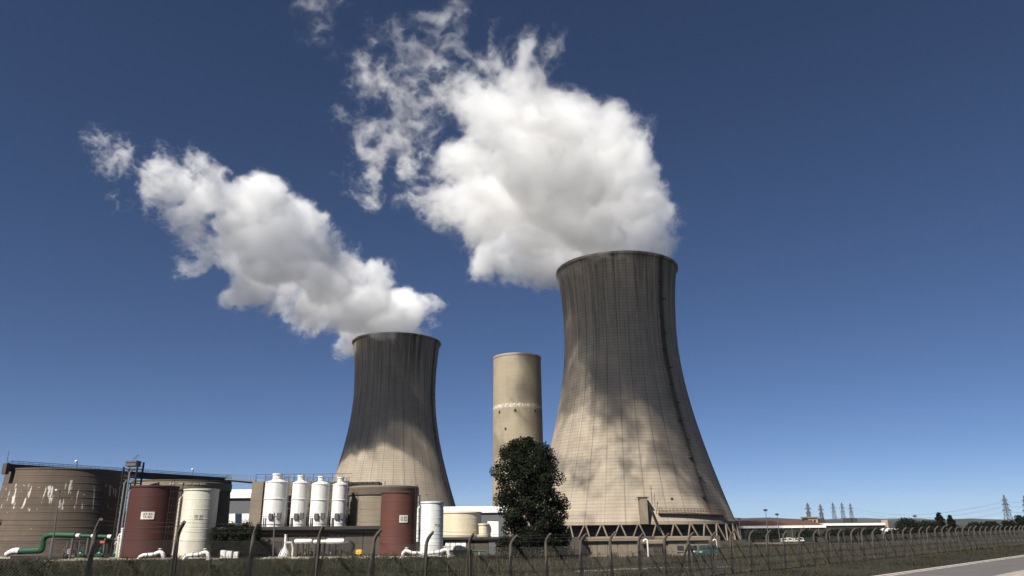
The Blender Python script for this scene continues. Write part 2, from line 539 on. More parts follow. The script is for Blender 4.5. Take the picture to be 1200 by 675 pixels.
def shell_material(name, band_angle, seed, stain_angle, stain_amt):
    g = G(name)
    s = g.n('ShaderNodeSeparateXYZ')
    g.put(s.inputs[0], g.co)
    x, y, z = s.outputs
    ang = g.math('ARCTAN2', x, g.math('MULTIPLY', y, -1.0))          # 0 faces the camera side, + to the right
    cz = g.n('ShaderNodeCombineXYZ')
    g.put(cz.inputs[0], g.math('MULTIPLY', ang, 26.0))
    g.put(cz.inputs[1], 0.0)
    g.put(cz.inputs[2], z)
    uv = cz.outputs[0]
    base = (0.36, 0.303, 0.225)
    n_big = g.noise(0.035, 5, 0.6, uv, loc=(seed, 0, 0))
    n_mid = g.noise(0.16, 6, 0.65, uv, loc=(seed, 3, 0))
    n_st = g.noise(0.55, 6, 0.7, uv, stretch=(1, 1, 0.05), loc=(seed, 9, 0))
    n_st2 = g.noise(1.6, 4, 0.7, uv, stretch=(1, 1, 0.03), loc=(seed, 5, 0))
    n_f = g.noise(2.2, 4, 0.7, uv)
    cc = g.mix(g.ramp(n_big, 0.3, 0.7), base, (0.30, 0.252, 0.195))
    cc = g.mix(g.math('MULTIPLY', g.ramp(n_mid, 0.42, 0.72), 0.55), cc, (0.22, 0.182, 0.14))
    top = g.ramp(z, 25, 100)
    st = g.math('MULTIPLY', g.ramp(n_st, 0.42, 0.74), g.math('ADD', 0.25, g.math('MULTIPLY', top, 0.5)))
    cc = g.mix(st, cc, (0.105, 0.088, 0.072))
    cc = g.mix(g.math('MULTIPLY', g.ramp(n_st2, 0.52, 0.66), 0.3), cc, (0.43, 0.385, 0.31))
    # each lift of the climbing formwork left its own shade
    lift = g.math('DIVIDE', z, 1.3)
    wn_ = g.n('ShaderNodeTexWhiteNoise', noise_dimensions='2D')
    cb = g.n('ShaderNodeCombineXYZ')
    pan = g.math('MULTIPLY', ang, 34 / (2 * PI))
    g.put(cb.inputs[0], g.math('FLOOR', g.math('ADD', pan, 0.5)))
    g.put(cb.inputs[1], g.math('FLOOR', lift))
    g.put(wn_.inputs['Vector'], cb.outputs[0])
    cc = g.mix(g.math('MULTIPLY', wn_.outputs['Value'], 0.22), cc, (0.19, 0.17, 0.145))
    dz = g.math('ABSOLUTE', g.math('SUBTRACT', g.math('FRACT', lift), 0.5))
    ln_h = g.math('MULTIPLY', g.ramp(dz, 0.36, 0.48), g.ramp(n_mid, 0.25, 0.6, 0.35, 0.7))
    da = g.math('ABSOLUTE', g.math('SUBTRACT', g.math('FRACT', pan), 0.5))
    ln_v = g.math('MULTIPLY', g.ramp(da, 0.452, 0.49), g.math('MULTIPLY', g.ramp(n_st, 0.25, 0.55, 0.25, 0.85), g.ramp(z, 10, 75, 0.5, 1.0)))
    cc = g.mix(g.math('MULTIPLY', ln_h, 0.75), cc, (0.12, 0.105, 0.09))
    cc = g.mix(ln_v, cc, (0.075, 0.066, 0.058))
    # water marks: one dark sheet of stain below the lip; then a dark band along the ladder
    sa = g.math('ABSOLUTE', g.math('SUBTRACT', ang, stain_angle))
    sm = g.math('MULTIPLY', g.ramp(sa, 0.5, 0.1), g.math('MULTIPLY', g.ramp(z, 78, 108), g.ramp(n_st, 0.35, 0.55)))
    cc = g.mix(g.math('MULTIPLY', sm, stain_amt), cc, (0.03, 0.028, 0.026))
    ba = g.math('ABSOLUTE', g.math('SUBTRACT', g.math('ADD', ang, g.math('MULTIPLY', g.math('SUBTRACT', n_mid, 0.5), 0.06)), band_angle))
    bm_ = g.math('MULTIPLY', g.ramp(ba, 0.085, 0.035), g.math('MULTIPLY', g.ramp(z, 20, 80, 0.25, 1.0), g.ramp(n_st, 0.2, 0.5, 0.55, 1)))
    cc = g.mix(g.math('MULTIPLY', bm_, 0.85), cc, (0.035, 0.03, 0.027))
    drip = g.noise(1.1, 5, 0.7, uv, stretch=(1, 1, 0.025), loc=(seed, 15, 0))
    cc = g.mix(g.math('MULTIPLY', g.ramp(drip, 0.50, 0.60), g.ramp(z, 70, 114, 0.05, 0.65)), cc, (0.05, 0.044, 0.038))
    pit = g.n('ShaderNodeTexVoronoi')
    g.put(pit.inputs['Vector'], uv)
    pit.inputs['Scale'].default_value = 0.13
    cc = g.mix(g.math('MULTIPLY', g.ramp(pit.outputs['Distance'], 0.085, 0.05), g.ramp(n_big, 0.5, 0.6)), cc, (0.06, 0.055, 0.05))
    h = g.math('SUBTRACT', g.math('MULTIPLY', n_f, 0.4), g.math('MAXIMUM', ln_h, ln_v))
    g.bump(h, 0.35, 0.10)
    return g.done(cc, 0.95, 0, 0.15)


def on_shell(a, z, out=0.0):
    r = tower_r(z) + out
    return Vector((r * math.sin(a), -r * math.cos(a), z))


def cooling_tower(loc, label, mat, ladder_a, detail, legs_z):
    t = thing('cooling_tower', label, 'cooling tower', loc, 0, 'hyperboloid cooling towers')
    zs = list(np.linspace(5.0, T_H - 1.2, 84))
    m = MB()
    m.lathe([(tower_r(z), z) for z in zs] + [(tower_r(z) - 0.55, z) for z in reversed(zs)] + [(tower_r(5.0), 5.0)], 144, cap=False)
    m.build('shell', mat, t, True)
    m = MB()
    rt = tower_r(T_H)
    m.lathe([(rt - 0.9, T_H - 1.25), (rt + 0.55, T_H - 1.25), (rt + 0.75, T_H - 0.9), (rt + 0.75, T_H - 0.1), (rt + 0.6, T_H), (rt - 0.8, T_H), (rt - 0.9, T_H - 1.25)], 144, cap=False)
    m.build('rim', mat, t, True)
    m = MB()                                                     # lower ring beam, proud of the shell
    r5 = tower_r(5.0)
    m.lathe([(r5 - 0.9, 4.2), (r5 + 0.12, 4.2), (r5 + 0.12, 5.3), (r5 + 0.05, 5.4), (r5 - 0.9, 5.4), (r5 - 0.9, 4.2)], 144, cap=False)
    m.build('ring_beam', mat, t, True)
    nleg = 40
    rb = r5 + 2.0
    for sgn in (-1, 1):                                          # raking legs in V pairs
        da = sgn * PI / nleg * 0.92
        m = MB().tube([(rb * math.sin(0.0), -rb * math.cos(0.0), legs_z), (r5 * math.sin(da), -r5 * math.cos(da), 4.3)], 0.30, 8)
        src = m.build('leg', M['tan_conc'], t, True)
        for k in range(1, nleg):
            inst(src, t, (0, 0, 0), 2 * PI * k / nleg)
    MB().lathe([(rb + 1.6, legs_z - 0.5), (rb + 1.6, legs_z + 0.5), (rb + 1.2, legs_z + 0.6), (rb + 0.9, legs_z + 0.5), (rb - 1.0, legs_z + 0.5), (rb - 1.0, legs_z - 0.5)], 96, cap=False).build('basin', M['wall_conc'], t, True)
    MB().lathe([(r5 - 4, legs_z), (r5 - 4, 6.0), (0.5, 6.2)], 72, cap=False).build('fill_pack', M['dark'], t)  # packing; its dark colour stands in for the shade inside the tower
    # caged ladder in flights with rest platforms
    lad = MB()
    za = list(np.linspace(8, T_H - 0.5, 60))
    for off in (-0.35, 0.35):
        pts = []
        for z in za:
            r = tower_r(z)
            pts.append(on_shell(ladder_a + off / r, z, 0.35))
        lad.tube(pts, 0.09, 5)
    lo = lad.build('ladder', M['rust'], t)
    cage = MB()
    for z in np.arange(10, T_H - 1, 1.6 if detail else 3.2):
        r = tower_r(z)
        cage.tube([on_shell(ladder_a + q[0] / r, z, 0.3 + q[1]) for q in ((-0.5, 0), (-0.55, 0.6), (0, 0.95), (0.55, 0.6), (0.5, 0))], 0.05, 4)
        cage.bar(on_shell(ladder_a - 0.35 / r, z + 0.4, 0.35), on_shell(ladder_a + 0.35 / r, z + 0.4, 0.35), 0.08)
    cage.build('cage', M['rust'], lo)
    for i, z in enumerate(np.arange(14, T_H - 8, 7.5)):
        r = tower_r(z)
        s = 1 if i % 2 else -1
        p0 = on_shell(ladder_a + s * 0.9 / r, z, 0.5)
        b = MB().box(-0.9, 0.9, -0.7, 0.5, -0.08, 0.08)
        b.bar((-0.85, -0.65, 0), (-0.85, -0.65, 1.1), 0.06).bar((0.85, -0.65, 0), (0.85, -0.65, 1.1), 0.06).bar((-0.85, -0.65, 1.1), (0.85, -0.65, 1.1), 0.06)
        o = b.build('platform', M['rust'], lo, loc=p0)
        o.rotation_euler = (0, 0, ladder_a)
    if detail:                                                   # gallery with railing above the ring beam, and its stair head
        gal = MB()
        a0, a1 = 0.10, 0.86
        n = 44
        for z in (8.2, 9.1, 10.0):
            gal.tube([on_shell(a0 + (a1 - a0) * k / n, z - 0.6 * k / n, 1.3) for k in range(n + 1)], 0.08, 4)
        for k in range(0, n + 1, 2):
            a = a0 + (a1 - a0) * k / n
            gal.bar(on_shell(a, 8.2 - 0.6 * k / n, 1.3), on_shell(a, 10.0 - 0.6 * k / n, 1.3), 0.10)
            gal.bar(on_shell(a, 8.2 - 0.6 * k / n, 1.3), on_shell(a, 7.4 - 0.6 * k / n, 0.1), 0.10)
        for k in range(0, n):
            a = a0 + (a1 - a0) * (k + 0.5) / n
            gal.bar(on_shell(a, 8.2 - 0.6 * k / n, 1.3), on_shell(a, 10.0 - 0.6 * k / n, 1.3), 0.07)
        go = gal.build('gallery', M['rust'], t)
        dk = MB()
        for k in range(n):
            A, B = a0 + (a1 - a0) * k / n, a0 + (a1 - a0) * (k + 1) / n
            z0, z1 = 8.1 - 0.6 * k / n, 8.1 - 0.6 * (k + 1) / n
            dk.add([on_shell(A, z0, 0.05), on_shell(A, z0, 1.35), on_shell(B, z1, 1.35), on_shell(B, z1, 0.05), on_shell(A, z0 - .12, 0.05), on_shell(A, z0 - .12, 1.35), on_shell(B, z1 - .12, 1.35), on_shell(B, z1 - .12, 0.05)],
                   [(0, 1, 2, 3), (7, 6, 5, 4), (1, 5, 6, 2), (0, 3, 7, 4)])
        dk.build('deck', M['rust'], go)
        # concrete stair head
        p = on_shell(-0.02, 9, 1.0)
        sh = MB()
        sh.bbox(-1.9, 0.9, -2.2, 1.5, -4.6, 4.6, 0.08)
        so = sh.build('stair_head', M['pump_tan'], t, loc=p)
        MB().bbox(-2.4, 1.5, -2.5, 1.6, 4.6, 4.85, 0.05).build('slab', M['wall_conc'], so)
        st = MB()
        for k in range(16):
            f = k / 15
            st.box(1.3 + f * 3.2, 1.75 + f * 3.2, -2.0, -0.8, 2.4 - f * 9.2, 2.52 - f * 9.2)
        st.bar((1.3, -2.0, 3.5), (4.8, -2.0, -5.9), 0.12).bar((1.3, -0.8, 3.5), (4.8, -0.8, -5.9), 0.12)
        st.bar((1.3, -2.0, 2.3), (4.8, -2.0, -7.1), 0.3).bar((1.3, -0.8, 2.3), (4.8, -0.8, -7.1), 0.3)
        st.build('stair', M['dark'], so)
        ms = MB()
        ms.bar((2.6, -1.8, 2), (2.6, -1.8, 9), 0.14).bar((2.1, -1.8, 7.6), (3.1, -1.8, 7.6), 0.1).bar((3.6, -1.8, 1), (3.6, -1.8, 6), 0.1)
        ms.build('mast', M['dark'], so)
        gp = MB().lathe([(0.5, 0), (0.5, 0.15)], 16).build('hatch', M['dark'], t)
        gp.location = on_shell(0.26, 13.2, 0.05)
        gp.rotation_euler = (R(90), 0, 0.26)
        w1 = MB()
        w1.box(-1.2, 1.2, -0.05, 0.05, -0.1, 0.3)
    return t


TA = pix(727, 403, 325)
TB = pix(462, 480, 459)
tower_a = cooling_tower((TA.x, 325, 0), 'nearest, biggest grey concrete cooling tower with rusty ladder, right of the tree', shell_material('cooling_tower_concrete', 0.66, 0.0, 0.9, 0.35), 0.66, True, -3.0)
tower_b = cooling_tower((TB.x, 459, 0), 'farther, smaller-looking concrete cooling tower behind the tanks, black stains under its rim', shell_material('stained_cooling_tower_concrete', 1.25, 37.0, 0.55, 0.8), 1.25, False, -1.0)

# ------------------------------------------------------------------ plain cylindrical concrete tower
CY = 355.0
cc0 = pix(607, 520, CY)
zc = pix(606, 413, CY - 11.6).z
t = thing('concrete_shaft', 'tall plain round concrete tower between the two cooling towers, behind the tree', 'tower', (cc0.x, CY, 0))
g = G('shaft_concrete')
s = g.n('ShaderNodeSeparateXYZ')
g.put(s.inputs[0], g.co)
nb = g.noise(0.10, 6, 0.6)
ns = g.noise(0.8, 5, 0.7, stretch=(1, 1, 0.06))
nf = g.noise(1.4, 5, 0.7)
ck = g.mix(g.ramp(nb, 0.3, 0.7), (0.32, 0.27, 0.19), (0.26, 0.22, 0.158))
ck = g.mix(g.math('MULTIPLY', g.ramp(ns, 0.5, 0.8), 0.45), ck, (0.20, 0.17, 0.13))
dz = g.math('ABSOLUTE', g.math('SUBTRACT', g.math('FRACT', g.math('DIVIDE', s.outputs[2], 2.1)), 0.5))
ck = g.mix(g.math('MULTIPLY', g.ramp(dz, 0.42, 0.48), 0.30), ck, (0.20, 0.17, 0.13))
zz = g.math('ABSOLUTE', g.math('SUBTRACT', s.outputs[2], g.math('ADD', 57.5, g.math('MULTIPLY', g.math('SUBTRACT', nf, 0.5), 5.0))))
ck = g.mix(g.math('MULTIPLY', g.ramp(zz, 1.3, 0.4), g.ramp(nf, 0.45, 0.55)), ck, (0.62, 0.58, 0.50))
g.bump(nf, 0.3, 0.06)
shaft_m = g.done(ck, 0.93, 0, 0.2)
m = MB().lathe([(12.3, -1), (11.9, 30), (11.55, zc - 1.2), (11.75, zc - 1.0), (11.75, zc - 0.2), (11.6, zc), (10.9, zc), (10.9, zc - 8)], 96, cap=False)
m.build('shaft', shaft_m, t, True)
MB().lathe([(10.95, zc - 8), (0.01, zc - 7.8)], 64, cap=False).build('roof', M['wall_conc'], t)
vs = MB().bbox(-0.45, 0.45, -0.3, 0.35, -0.55, 0.55, 0.04).build('opening', M['dark'], t)
for k, (a, z) in enumerate(((-0.80, 55), (-0.1, 55.2), (0.75, 55.4), (-0.5, 47), (-0.75, 38.0), (0.2, 31))):
    o = vs if k == 0 else inst(vs, t)
    o.location = (11.7 * math.sin(a), -11.7 * math.cos(a), z)
    o.rotation_euler = (0, 0, a)
m = MB()
m.lathe([(0.16, zc), (0.1, zc + 1.1)], 8, 11.2, 0).build('obstruction_light', M['white'], t)

# ------------------------------------------------------------------ tanks, silos and plant in front
def px_span(xl, xr, ym, Y):
    a, b = pix(xl, ym, Y), pix(xr, ym, Y)
    return (a.x + b.x) / 2, (b.x - a.x) / 2


def zpx(x, y, Y):
    return pix(x, y, Y).z


def round_tank(name, label, cat, xl, xr, ytop, Y, mat, rings=6, batter=0.0, ybot=None, group=None, ring_r=0.014, roof_mat=None, n=48, zb=None, yr=610):
    cx, r = px_span(xl, xr, yr, Y)
    z0 = (terrain(cx, Y) - 0.15) if zb is None else zb
    z1 = zpx((xl + xr) / 2, ytop, Y - r)
    t = thing(name, label, cat, (cx, Y, z0), 0, group)
    h = z1 - z0
    m = MB()
    prof = []
    for k in range(rings + 1):
        z = h * k / rings
        rr_ = r + batter * (1 - k / rings) ** 1.3
        if 0 < k < rings:
            prof += [(rr_, z - 0.06), (rr_ + ring_r, z - 0.04), (rr_ + ring_r, z + 0.04), (rr_, z + 0.06)]
        else:
            prof += [(rr_, z)]
    m.lathe(prof, n, cap=False)
    m.build('wall', mat, t, True)
    MB().lathe([(r + 0.09, h - 0.14), (r + 0.09, h + 0.05), (r - 0.05, h + 0.07), (0.02, h + 0.07 + 0.03 * r)], n, cap=False).build('roof', roof_mat or mat, t, True)
    MB().lathe([(r + batter + 0.25, 0), (r + batter + 0.25, 0.28), (r + batter - 0.1, 0.3)], n, cap=False).build('footing', M['pale_conc'], t)
    return t, r, h


def tank_sign(t, r, phi, z, w_, h_, body, size, board):
    if board:
        m = MB()
        k = 8
        for i in range(k):
            a, b = phi - w_ / 2 / r + w_ / r * i / k, phi - w_ / 2 / r + w_ / r * (i + 1) / k
            q = []
            for rr_ in (r + 0.02, r + 0.07):
                for aa in (a, b):
                    for zz in (z - h_ / 2, z + h_ / 2):
                        q.append((rr_ * math.sin(aa), -rr_ * math.cos(aa), zz))
            m.add(q, [(4, 6, 7, 5), (1, 5, 7, 3), (0, 2, 6, 4), (0, 4, 5, 1), (2, 3, 7, 6)])
        p = m.build('sign', M['sign'], t)
    else:
        p = t
    me = wrap_on(text_mesh(body, size, M['ink']), r + (0.085 if board else 0.02), phi, z)
    o = bpy.data.objects.new('lettering', me)
    col.objects.link(o)
    o.parent = p
    return o


def tank_ladder(t, r, phi, h, mat=None, name='ladder'):
    m = MB()
    d = Vector((math.sin(phi), -math.cos(phi), 0))
    s = Vector((math.cos(phi), math.sin(phi), 0))
    for q in (-0.22, 0.22):
        m.bar(d * (r + 0.2) + s * q, d * (r + 0.2) + s * q + Vector((0, 0, h + 0.9)), 0.06)
    k = 0.3
    while k < h:
        m.bar(d * (r + 0.2) - s * 0.22 + Vector((0, 0, k)), d * (r + 0.2) + s * 0.22 + Vector((0, 0, k)), 0.035)
        k += 0.3
    for z in np.arange(2.4, h, 0.9):
        m.tube([d * (r + 0.2 + b) + s * a + Vector((0, 0, z)) for a, b in ((-0.3, 0), (-0.36, 0.4), (0, 0.65), (0.36, 0.4), (0.3, 0))], 0.025, 4)
    return m.build(name, mat or M['dark'], t)


def elbow_pipe(loc, label, s=1.0, flip=1, hump=0.9):
    """white insulated pipe that humps out of the ground beside a tank"""
    t = thing('insulated_pipe', label, 'pipe', loc, 0, 'white insulated pipes at the tank feet')
    f = flip
    pts = [(-1.6 * f, 0, 0.1), (-1.45 * f, 0, 0.38), (-1.1 * f, 0, 0.58), (-0.5 * f, 0, 0.62), (0.2 * f, 0, 0.66), (0.75 * f, 0, hump), (1.05 * f, 0, hump + 0.05), (1.3 * f, 0, 0.75), (1.42 * f, 0, 0.4), (1.46 * f, 0, 0)]
    MB().tube([Vector(p) * s for p in pts], 0.24 * s, 10).build('pipe', M['white'], t, True)
    m = MB()
    for q in (-0.5, 0.2):
        m.tube([(q * f * s - 0.05, 0, 0.63 * s), (q * f * s + 0.05, 0, 0.63 * s)], 0.33 * s, 12)
        o = m.build('flange', M['galv'], t, True)
        m = MB()
    MB().lathe([(0.12 * s, hump * s), (0.12 * s, (hump + 0.4) * s), (0.25 * s, (hump + 0.4) * s), (0.25 * s, (hump + 0.46) * s), (0.03, (hump + 0.5) * s)], 12, 0.9 * f * s, 0).build('vent', M['white'], t)
    return t


# ---- the big brown tank on the left, its neighbour, the gangway over both
BT, r_bt, h_bt = round_tank('settling_tank', 'big round brown concrete tank with flaking white patches at the left edge', 'tank', 12, 137, 548, 121, M['brown_conc'], 12, 1.35, ring_r=0.02, n=72, yr=590)
BU, r_bu, h_bu = round_tank('settling_tank', 'round brown concrete tank half hidden behind the red and the cream-white tank', 'tank', 157, 265, 562, 127, M['brown_conc2'], 10, 0.5, ring_r=0.02, n=64, yr=590)
BT['group'] = BU['group'] = 'round brown concrete tanks'
m = MB()
for phi in np.linspace(-1.2, 1.2, 9):
    d = Vector((math.sin(phi), -math.cos(phi), 0))
m = MB().lathe([(r_bu + 0.12, h_bu - 1.5), (r_bu + 0.2, h_bu - 1.45), (r_bu + 0.2, h_bu - 0.3), (r_bu + 0.12, h_bu - 0.25)], 64, cap=False)
m.build('parapet_band', M['beige_conc'], BU, True)  # sunlight on this concrete band is put into the beige colour
pf = MB().bbox(-0.42, 0.42, -0.04, 0.05, -0.11, 0.11, 0.02).build('patch', M['pale_conc'], BU)
for k, phi in enumerate((0.22, 0.38, 0.52, 0.66, 0.8)):
    o = pf if k == 0 else inst(pf, BU)
    o.location = ((r_bu + 0.2) * math.sin(phi), -(r_bu + 0.2) * math.cos(phi), h_bu - 0.62)
    o.rotation_euler = (0, 0, phi)

zg = zpx(10, 545, 113)
ga = pix(10, 545, 113)
Yb = 113.0
while zpx(270, 561, Yb) < zg:
    Yb += 0.25
gb = pix(270, 561, Yb)
gd = (gb - ga)
gl = gd.length
gt = thing('gangway', 'long dark steel gangway running across the tops of both brown tanks', 'gangway', ga, math.atan2(gd.y, gd.x))
MB().bbox(0, gl, -0.5, 0.5, -0.9, 0.16, 0.03).build('girder', M['dark'], gt)
m = MB()
for k in np.arange(0.2, gl, 1.5):
    for q in (-0.48, 0.48):
        m.bar((k, q, 0.1), (k, q, 0.62), 0.035)
for z in (0.36, 0.62):
    for q in (-0.48, 0.48):
        m.bar((0, q, z), (gl, q, z), 0.03)
m.build('railing', M['dark'], gt)
m = MB().bbox(-0.55, 0.0, -0.55, 0.55, -1.35, 0.25, 0.04)
m.build('end_plate', M['wall_conc'], gt)
MB().bar((-0.3, 0, 0.2), (-0.3, 0, 2.0), 0.05).build('antenna', M['dark'], gt)
for k in (0.26, 0.795):
    a = thing('lamp', 'small lamp on the gangway above the flaking brown tank' if k < 0.5 else 'small lamp on the gangway above the joint of the red and cream-white tank', 'lamp', ga + gd * k + Vector((0, -0.55, 0.1)), 0, 'lamps on the gangway')
    MB().tube([(0, 0, 0), (0, 0, 0.85), (0, -0.12, 1.0), (0, -0.35, 1.05)], 0.05, 6).build('arm', M['dark'], a)
    MB().lathe([(0.05, 0.95), (0.22, 1.0), (0.24, 1.12), (0.14, 1.25), (0.02, 1.28)], 12, 0, -0.4).build('head', M['white'], a, True)
# legs that carry the gangway down to the ground between the tanks
for px_ in (12, 150, 207):
    k = (pix(px_, 550, ga.y + gd.y * ((px_ - 10) / 260)).x - ga.x) / gd.x
    p = ga + gd * k
# open stair tower between the tanks
sx0, sx1 = pix(141, 600, 116).x, pix(157, 600, 116).x
zt_ = zpx(150, 546, 116)
st = thing('stair_tower', 'open steel stair tower crowded with pipes between brown tank and red tank', 'stair tower', ((sx0 + sx1) / 2, 116, terrain(-50, 116)))
hw = (sx1 - sx0) / 2
for sx in (-1, 1):
    for sy in (-1, 1):
        MB().bar((sx * hw, sy * 0.9, 0), (sx * hw, sy * 0.9, zt_ + (0.6 if sx > 0 else -0.2)), 0.22).build('column', M['dark'], st)
for i, z in enumerate(np.arange(2.0, zt_, 2.1)):
    m = MB().box(-hw, hw, -0.9, 0.9, z - 0.05, z + 0.05)
    for sy in (-0.9, 0.9):
        m.bar((-hw, sy, z + 1.0), (hw, sy, z + 1.0), 0.05).bar((-hw, sy, z + 0.5), (hw, sy, z + 0.5), 0.04)
    m.build('landing', M['steel'], st)
    m = MB()
    for k in range(9):
        f = k / 8
        s_ = 1 if i % 2 else -1
        m.box(s_ * (-hw + 0.3 + f * (2 * hw - 0.8)) - 0.13, s_ * (-hw + 0.3 + f * (2 * hw - 0.8)) + 0.13, -0.75, -0.1, z + f * 2.0, z + f * 2.0 + 0.04)
    m.build('flight', M['steel'], st)
MB().bbox(-hw + 0.15, hw - 0.35, -0.8, 0.8, zt_ - 0.1, zt_ + 0.75, 0.03).build('cabin', M['slate'], st)
for q, zz in ((0.1, 0.92), (0.5, 0.7), (-0.45, 0.8)):
    MB().tube([(q, -1.1, 0), (q, -1.1, zt_ * zz), (q + 0.25, -1.1, zt_ * zz + 0.4)], 0.13, 8).build('riser_pipe', M['galv'], st, True)

# ---- red and white tanks in two pairs
RA, r, h = round_tank('storage_tank', 'tall red oxide tank with white sign, the larger of two, beside flaking brown tank', 'tank', 151, 203, 569, 105, M['oxide'], 7, group='tall red oxide tanks')
tank_sign(RA, r, 0.27, h * 0.595, 1.62, 0.95, 'SER BA\nTA-BA', 0.40, True)
tank_ladder(RA, r, 1.15, h)
WA, r, h = round_tank('storage_tank', 'tall cream-white tank with two lines of black lettering, right of large red tank', 'tank', 213, 252, 573, 104, M['cream_white'], 7, group='tall white tanks')
tank_sign(WA, r, 0.38, h * 0.59, 1.3, 0.9, 'SES BA\nTA-BA', 0.38, False)
tank_ladder(WA, r, -1.25, h)
MB().tube([(-r - 0.35, -0.6, 0), (-r - 0.35, -0.6, h - 1.2), (-r + 0.1, -0.4, h - 0.5)], 0.12, 8).build('overflow_pipe', M['cream_white'], WA, True)
RB, r, h = round_tank('storage_tank', 'red oxide tank with square white sign in front of the beige round tank', 'tank', 446, 488, 576, 103, M['oxide2'], 7, group='tall red oxide tanks')
tank_sign(RB, r, 0.42, h * 0.585, 1.1, 0.92, 'SE BA\nTB BA', 0.36, True)
tank_ladder(RB, r, 1.2, h)
WB, r, h = round_tank('storage_tank', 'narrow cool-white tank with small lettering, right of the smaller red tank', 'tank', 493, 519.5, 588, 101, M['cool_white'], 7, group='tall white tanks')
tank_sign(WB, r, 0.62, h * 0.58, 0.9, 0.7, 'TB BA', 0.34, False)
tank_ladder(WB, r, -1.3, h)
MB().tube([(-r - 0.3, -0.5, 2.0), (-r - 0.3, -0.5, h - 0.8), (-r + 0.1, -0.4, h - 0.3)], 0.14, 8).build('overflow_pipe', M['cool_white'], WB, True)
for px_, Y_, f_, lab, s_ in ((178, 98.5, 1, 'white bent pipe at the foot of the larger red tank', 1.0), (231, 98.2, 1, 'white bent pipe at the foot of the cream-white tank', 1.0),
                             (484, 96.5, -1, 'white lumpy pipe at the foot of the smaller red tank', 0.9), (513, 96.5, 1, 'white lumpy pipe at the foot of the cool-white tank', 0.95)):
    p = pix(px_, 652, Y_)
    elbow_pipe((p.x, Y_, terrain(p.x, Y_)), lab, s_, f_)

# ---- silo house: long low concrete building with four white silos on it
Yw = 104.5
xa, xb = pix(250, 640, Yw).x, pix(447, 640, Yw).x
zr = zpx(350, 617, Yw)
hb = thing('plant_building', 'long low grey concrete building that carries the four white silos', 'building', ((xa + xb) / 2, Yw, 0))
hx = (xb - xa) / 2
npan = 9
pan = MB().bbox(0.03, 2 * hx / npan - 0.03, 0, 0.3, -0.2, zr - 0.42, 0.02).build('panel', M['wall_conc'], hb, loc=(-hx, 0, 0))
for k in range(1, npan):
    inst(pan, hb, (-hx + 2 * hx * k / npan, 0, 0))
MB().box(-hx + 0.05, hx - 0.05, 0.22, 13, -0.2, zr - 0.3).build('wall', M['wall_conc'], hb)
MB().bbox(-hx - 0.35, hx + 0.1, -0.75, 13.2, zr - 0.42, zr, 0.04).build('roof', M['dark'], hb)
for xx, w_ in ((pix(325, 640, Yw).x, 0.55), (pix(393, 640, Yw).x, 0.5), (pix(280, 640, Yw).x, 0.5)):
    d = MB().bbox(-w_, w_, -0.06, 0.1, 0, 2.05, 0.02).build('door', M['dark'], hb, loc=(xx - (xa + xb) / 2, 0, 0))
    MB().bbox(w_ - 0.2, w_ - 0.1, -0.12, -0.06, 0.95, 1.1, 0.01).build('handle', M['galv'], d)
Yk = 112.0
ka, kb = pix(298, 590, Yk).x, pix(411, 590, Yk).x
zk0, zk1 = zr + 0.01, zpx(350, 564, Yk)
kt = thing('finned_building', 'brown concrete block with upright fins standing behind the four white silos', 'building', ((ka + kb) / 2, Yk, zk0))
kx = (kb - ka) / 2
MB().box(-kx + 0.2, kx - 0.2, 0.6, 1.1, 0, zk1 - zk0 - 0.1).build('back_wall', M['brown_conc2'], kt)
for k in range(6):
    x_ = -kx + 0.45 + (2 * kx - 0.9) * (0, 0.31, 0.36, 0.57, 0.62, 0.97)[k]
    MB().bbox(x_ - (0.85 if k == 0 else 0.3), x_ + (0.85 if k == 0 else 0.3), -0.6, 0.55, 0, zk1 - zk0, 0.04).build('fin', M['beige_conc'], kt)
m = MB()
for x_ in np.arange(-kx, kx, 1.4):
    m.bar((x_, -0.4, zk1 - zk0), (x_, -0.4, zk1 - zk0 + 1.0), 0.05)
m.bar((-kx, -0.4, zk1 - zk0 + 1.0), (kx, -0.4, zk1 - zk0 + 1.0), 0.05).bar((-kx, -0.4, zk1 - zk0 + 0.5), (kx, -0.4, zk1 - zk0 + 0.5), 0.04)
m.build('railing', M['steel'], kt)
Ys = 108.5
silo_defs = ((309.5, 336, 555, 'widest white silo, first from the left on the long low building', 9.5),
             (341.5, 360, 557, 'slim white silo, second from the left of the four on the building', 8.5),
             (364, 385, 558, 'white silo with tapering cap, third from the left of the four', 9),
             (389, 406, 559, 'slim white silo nearest the beige round tank', 8.5))
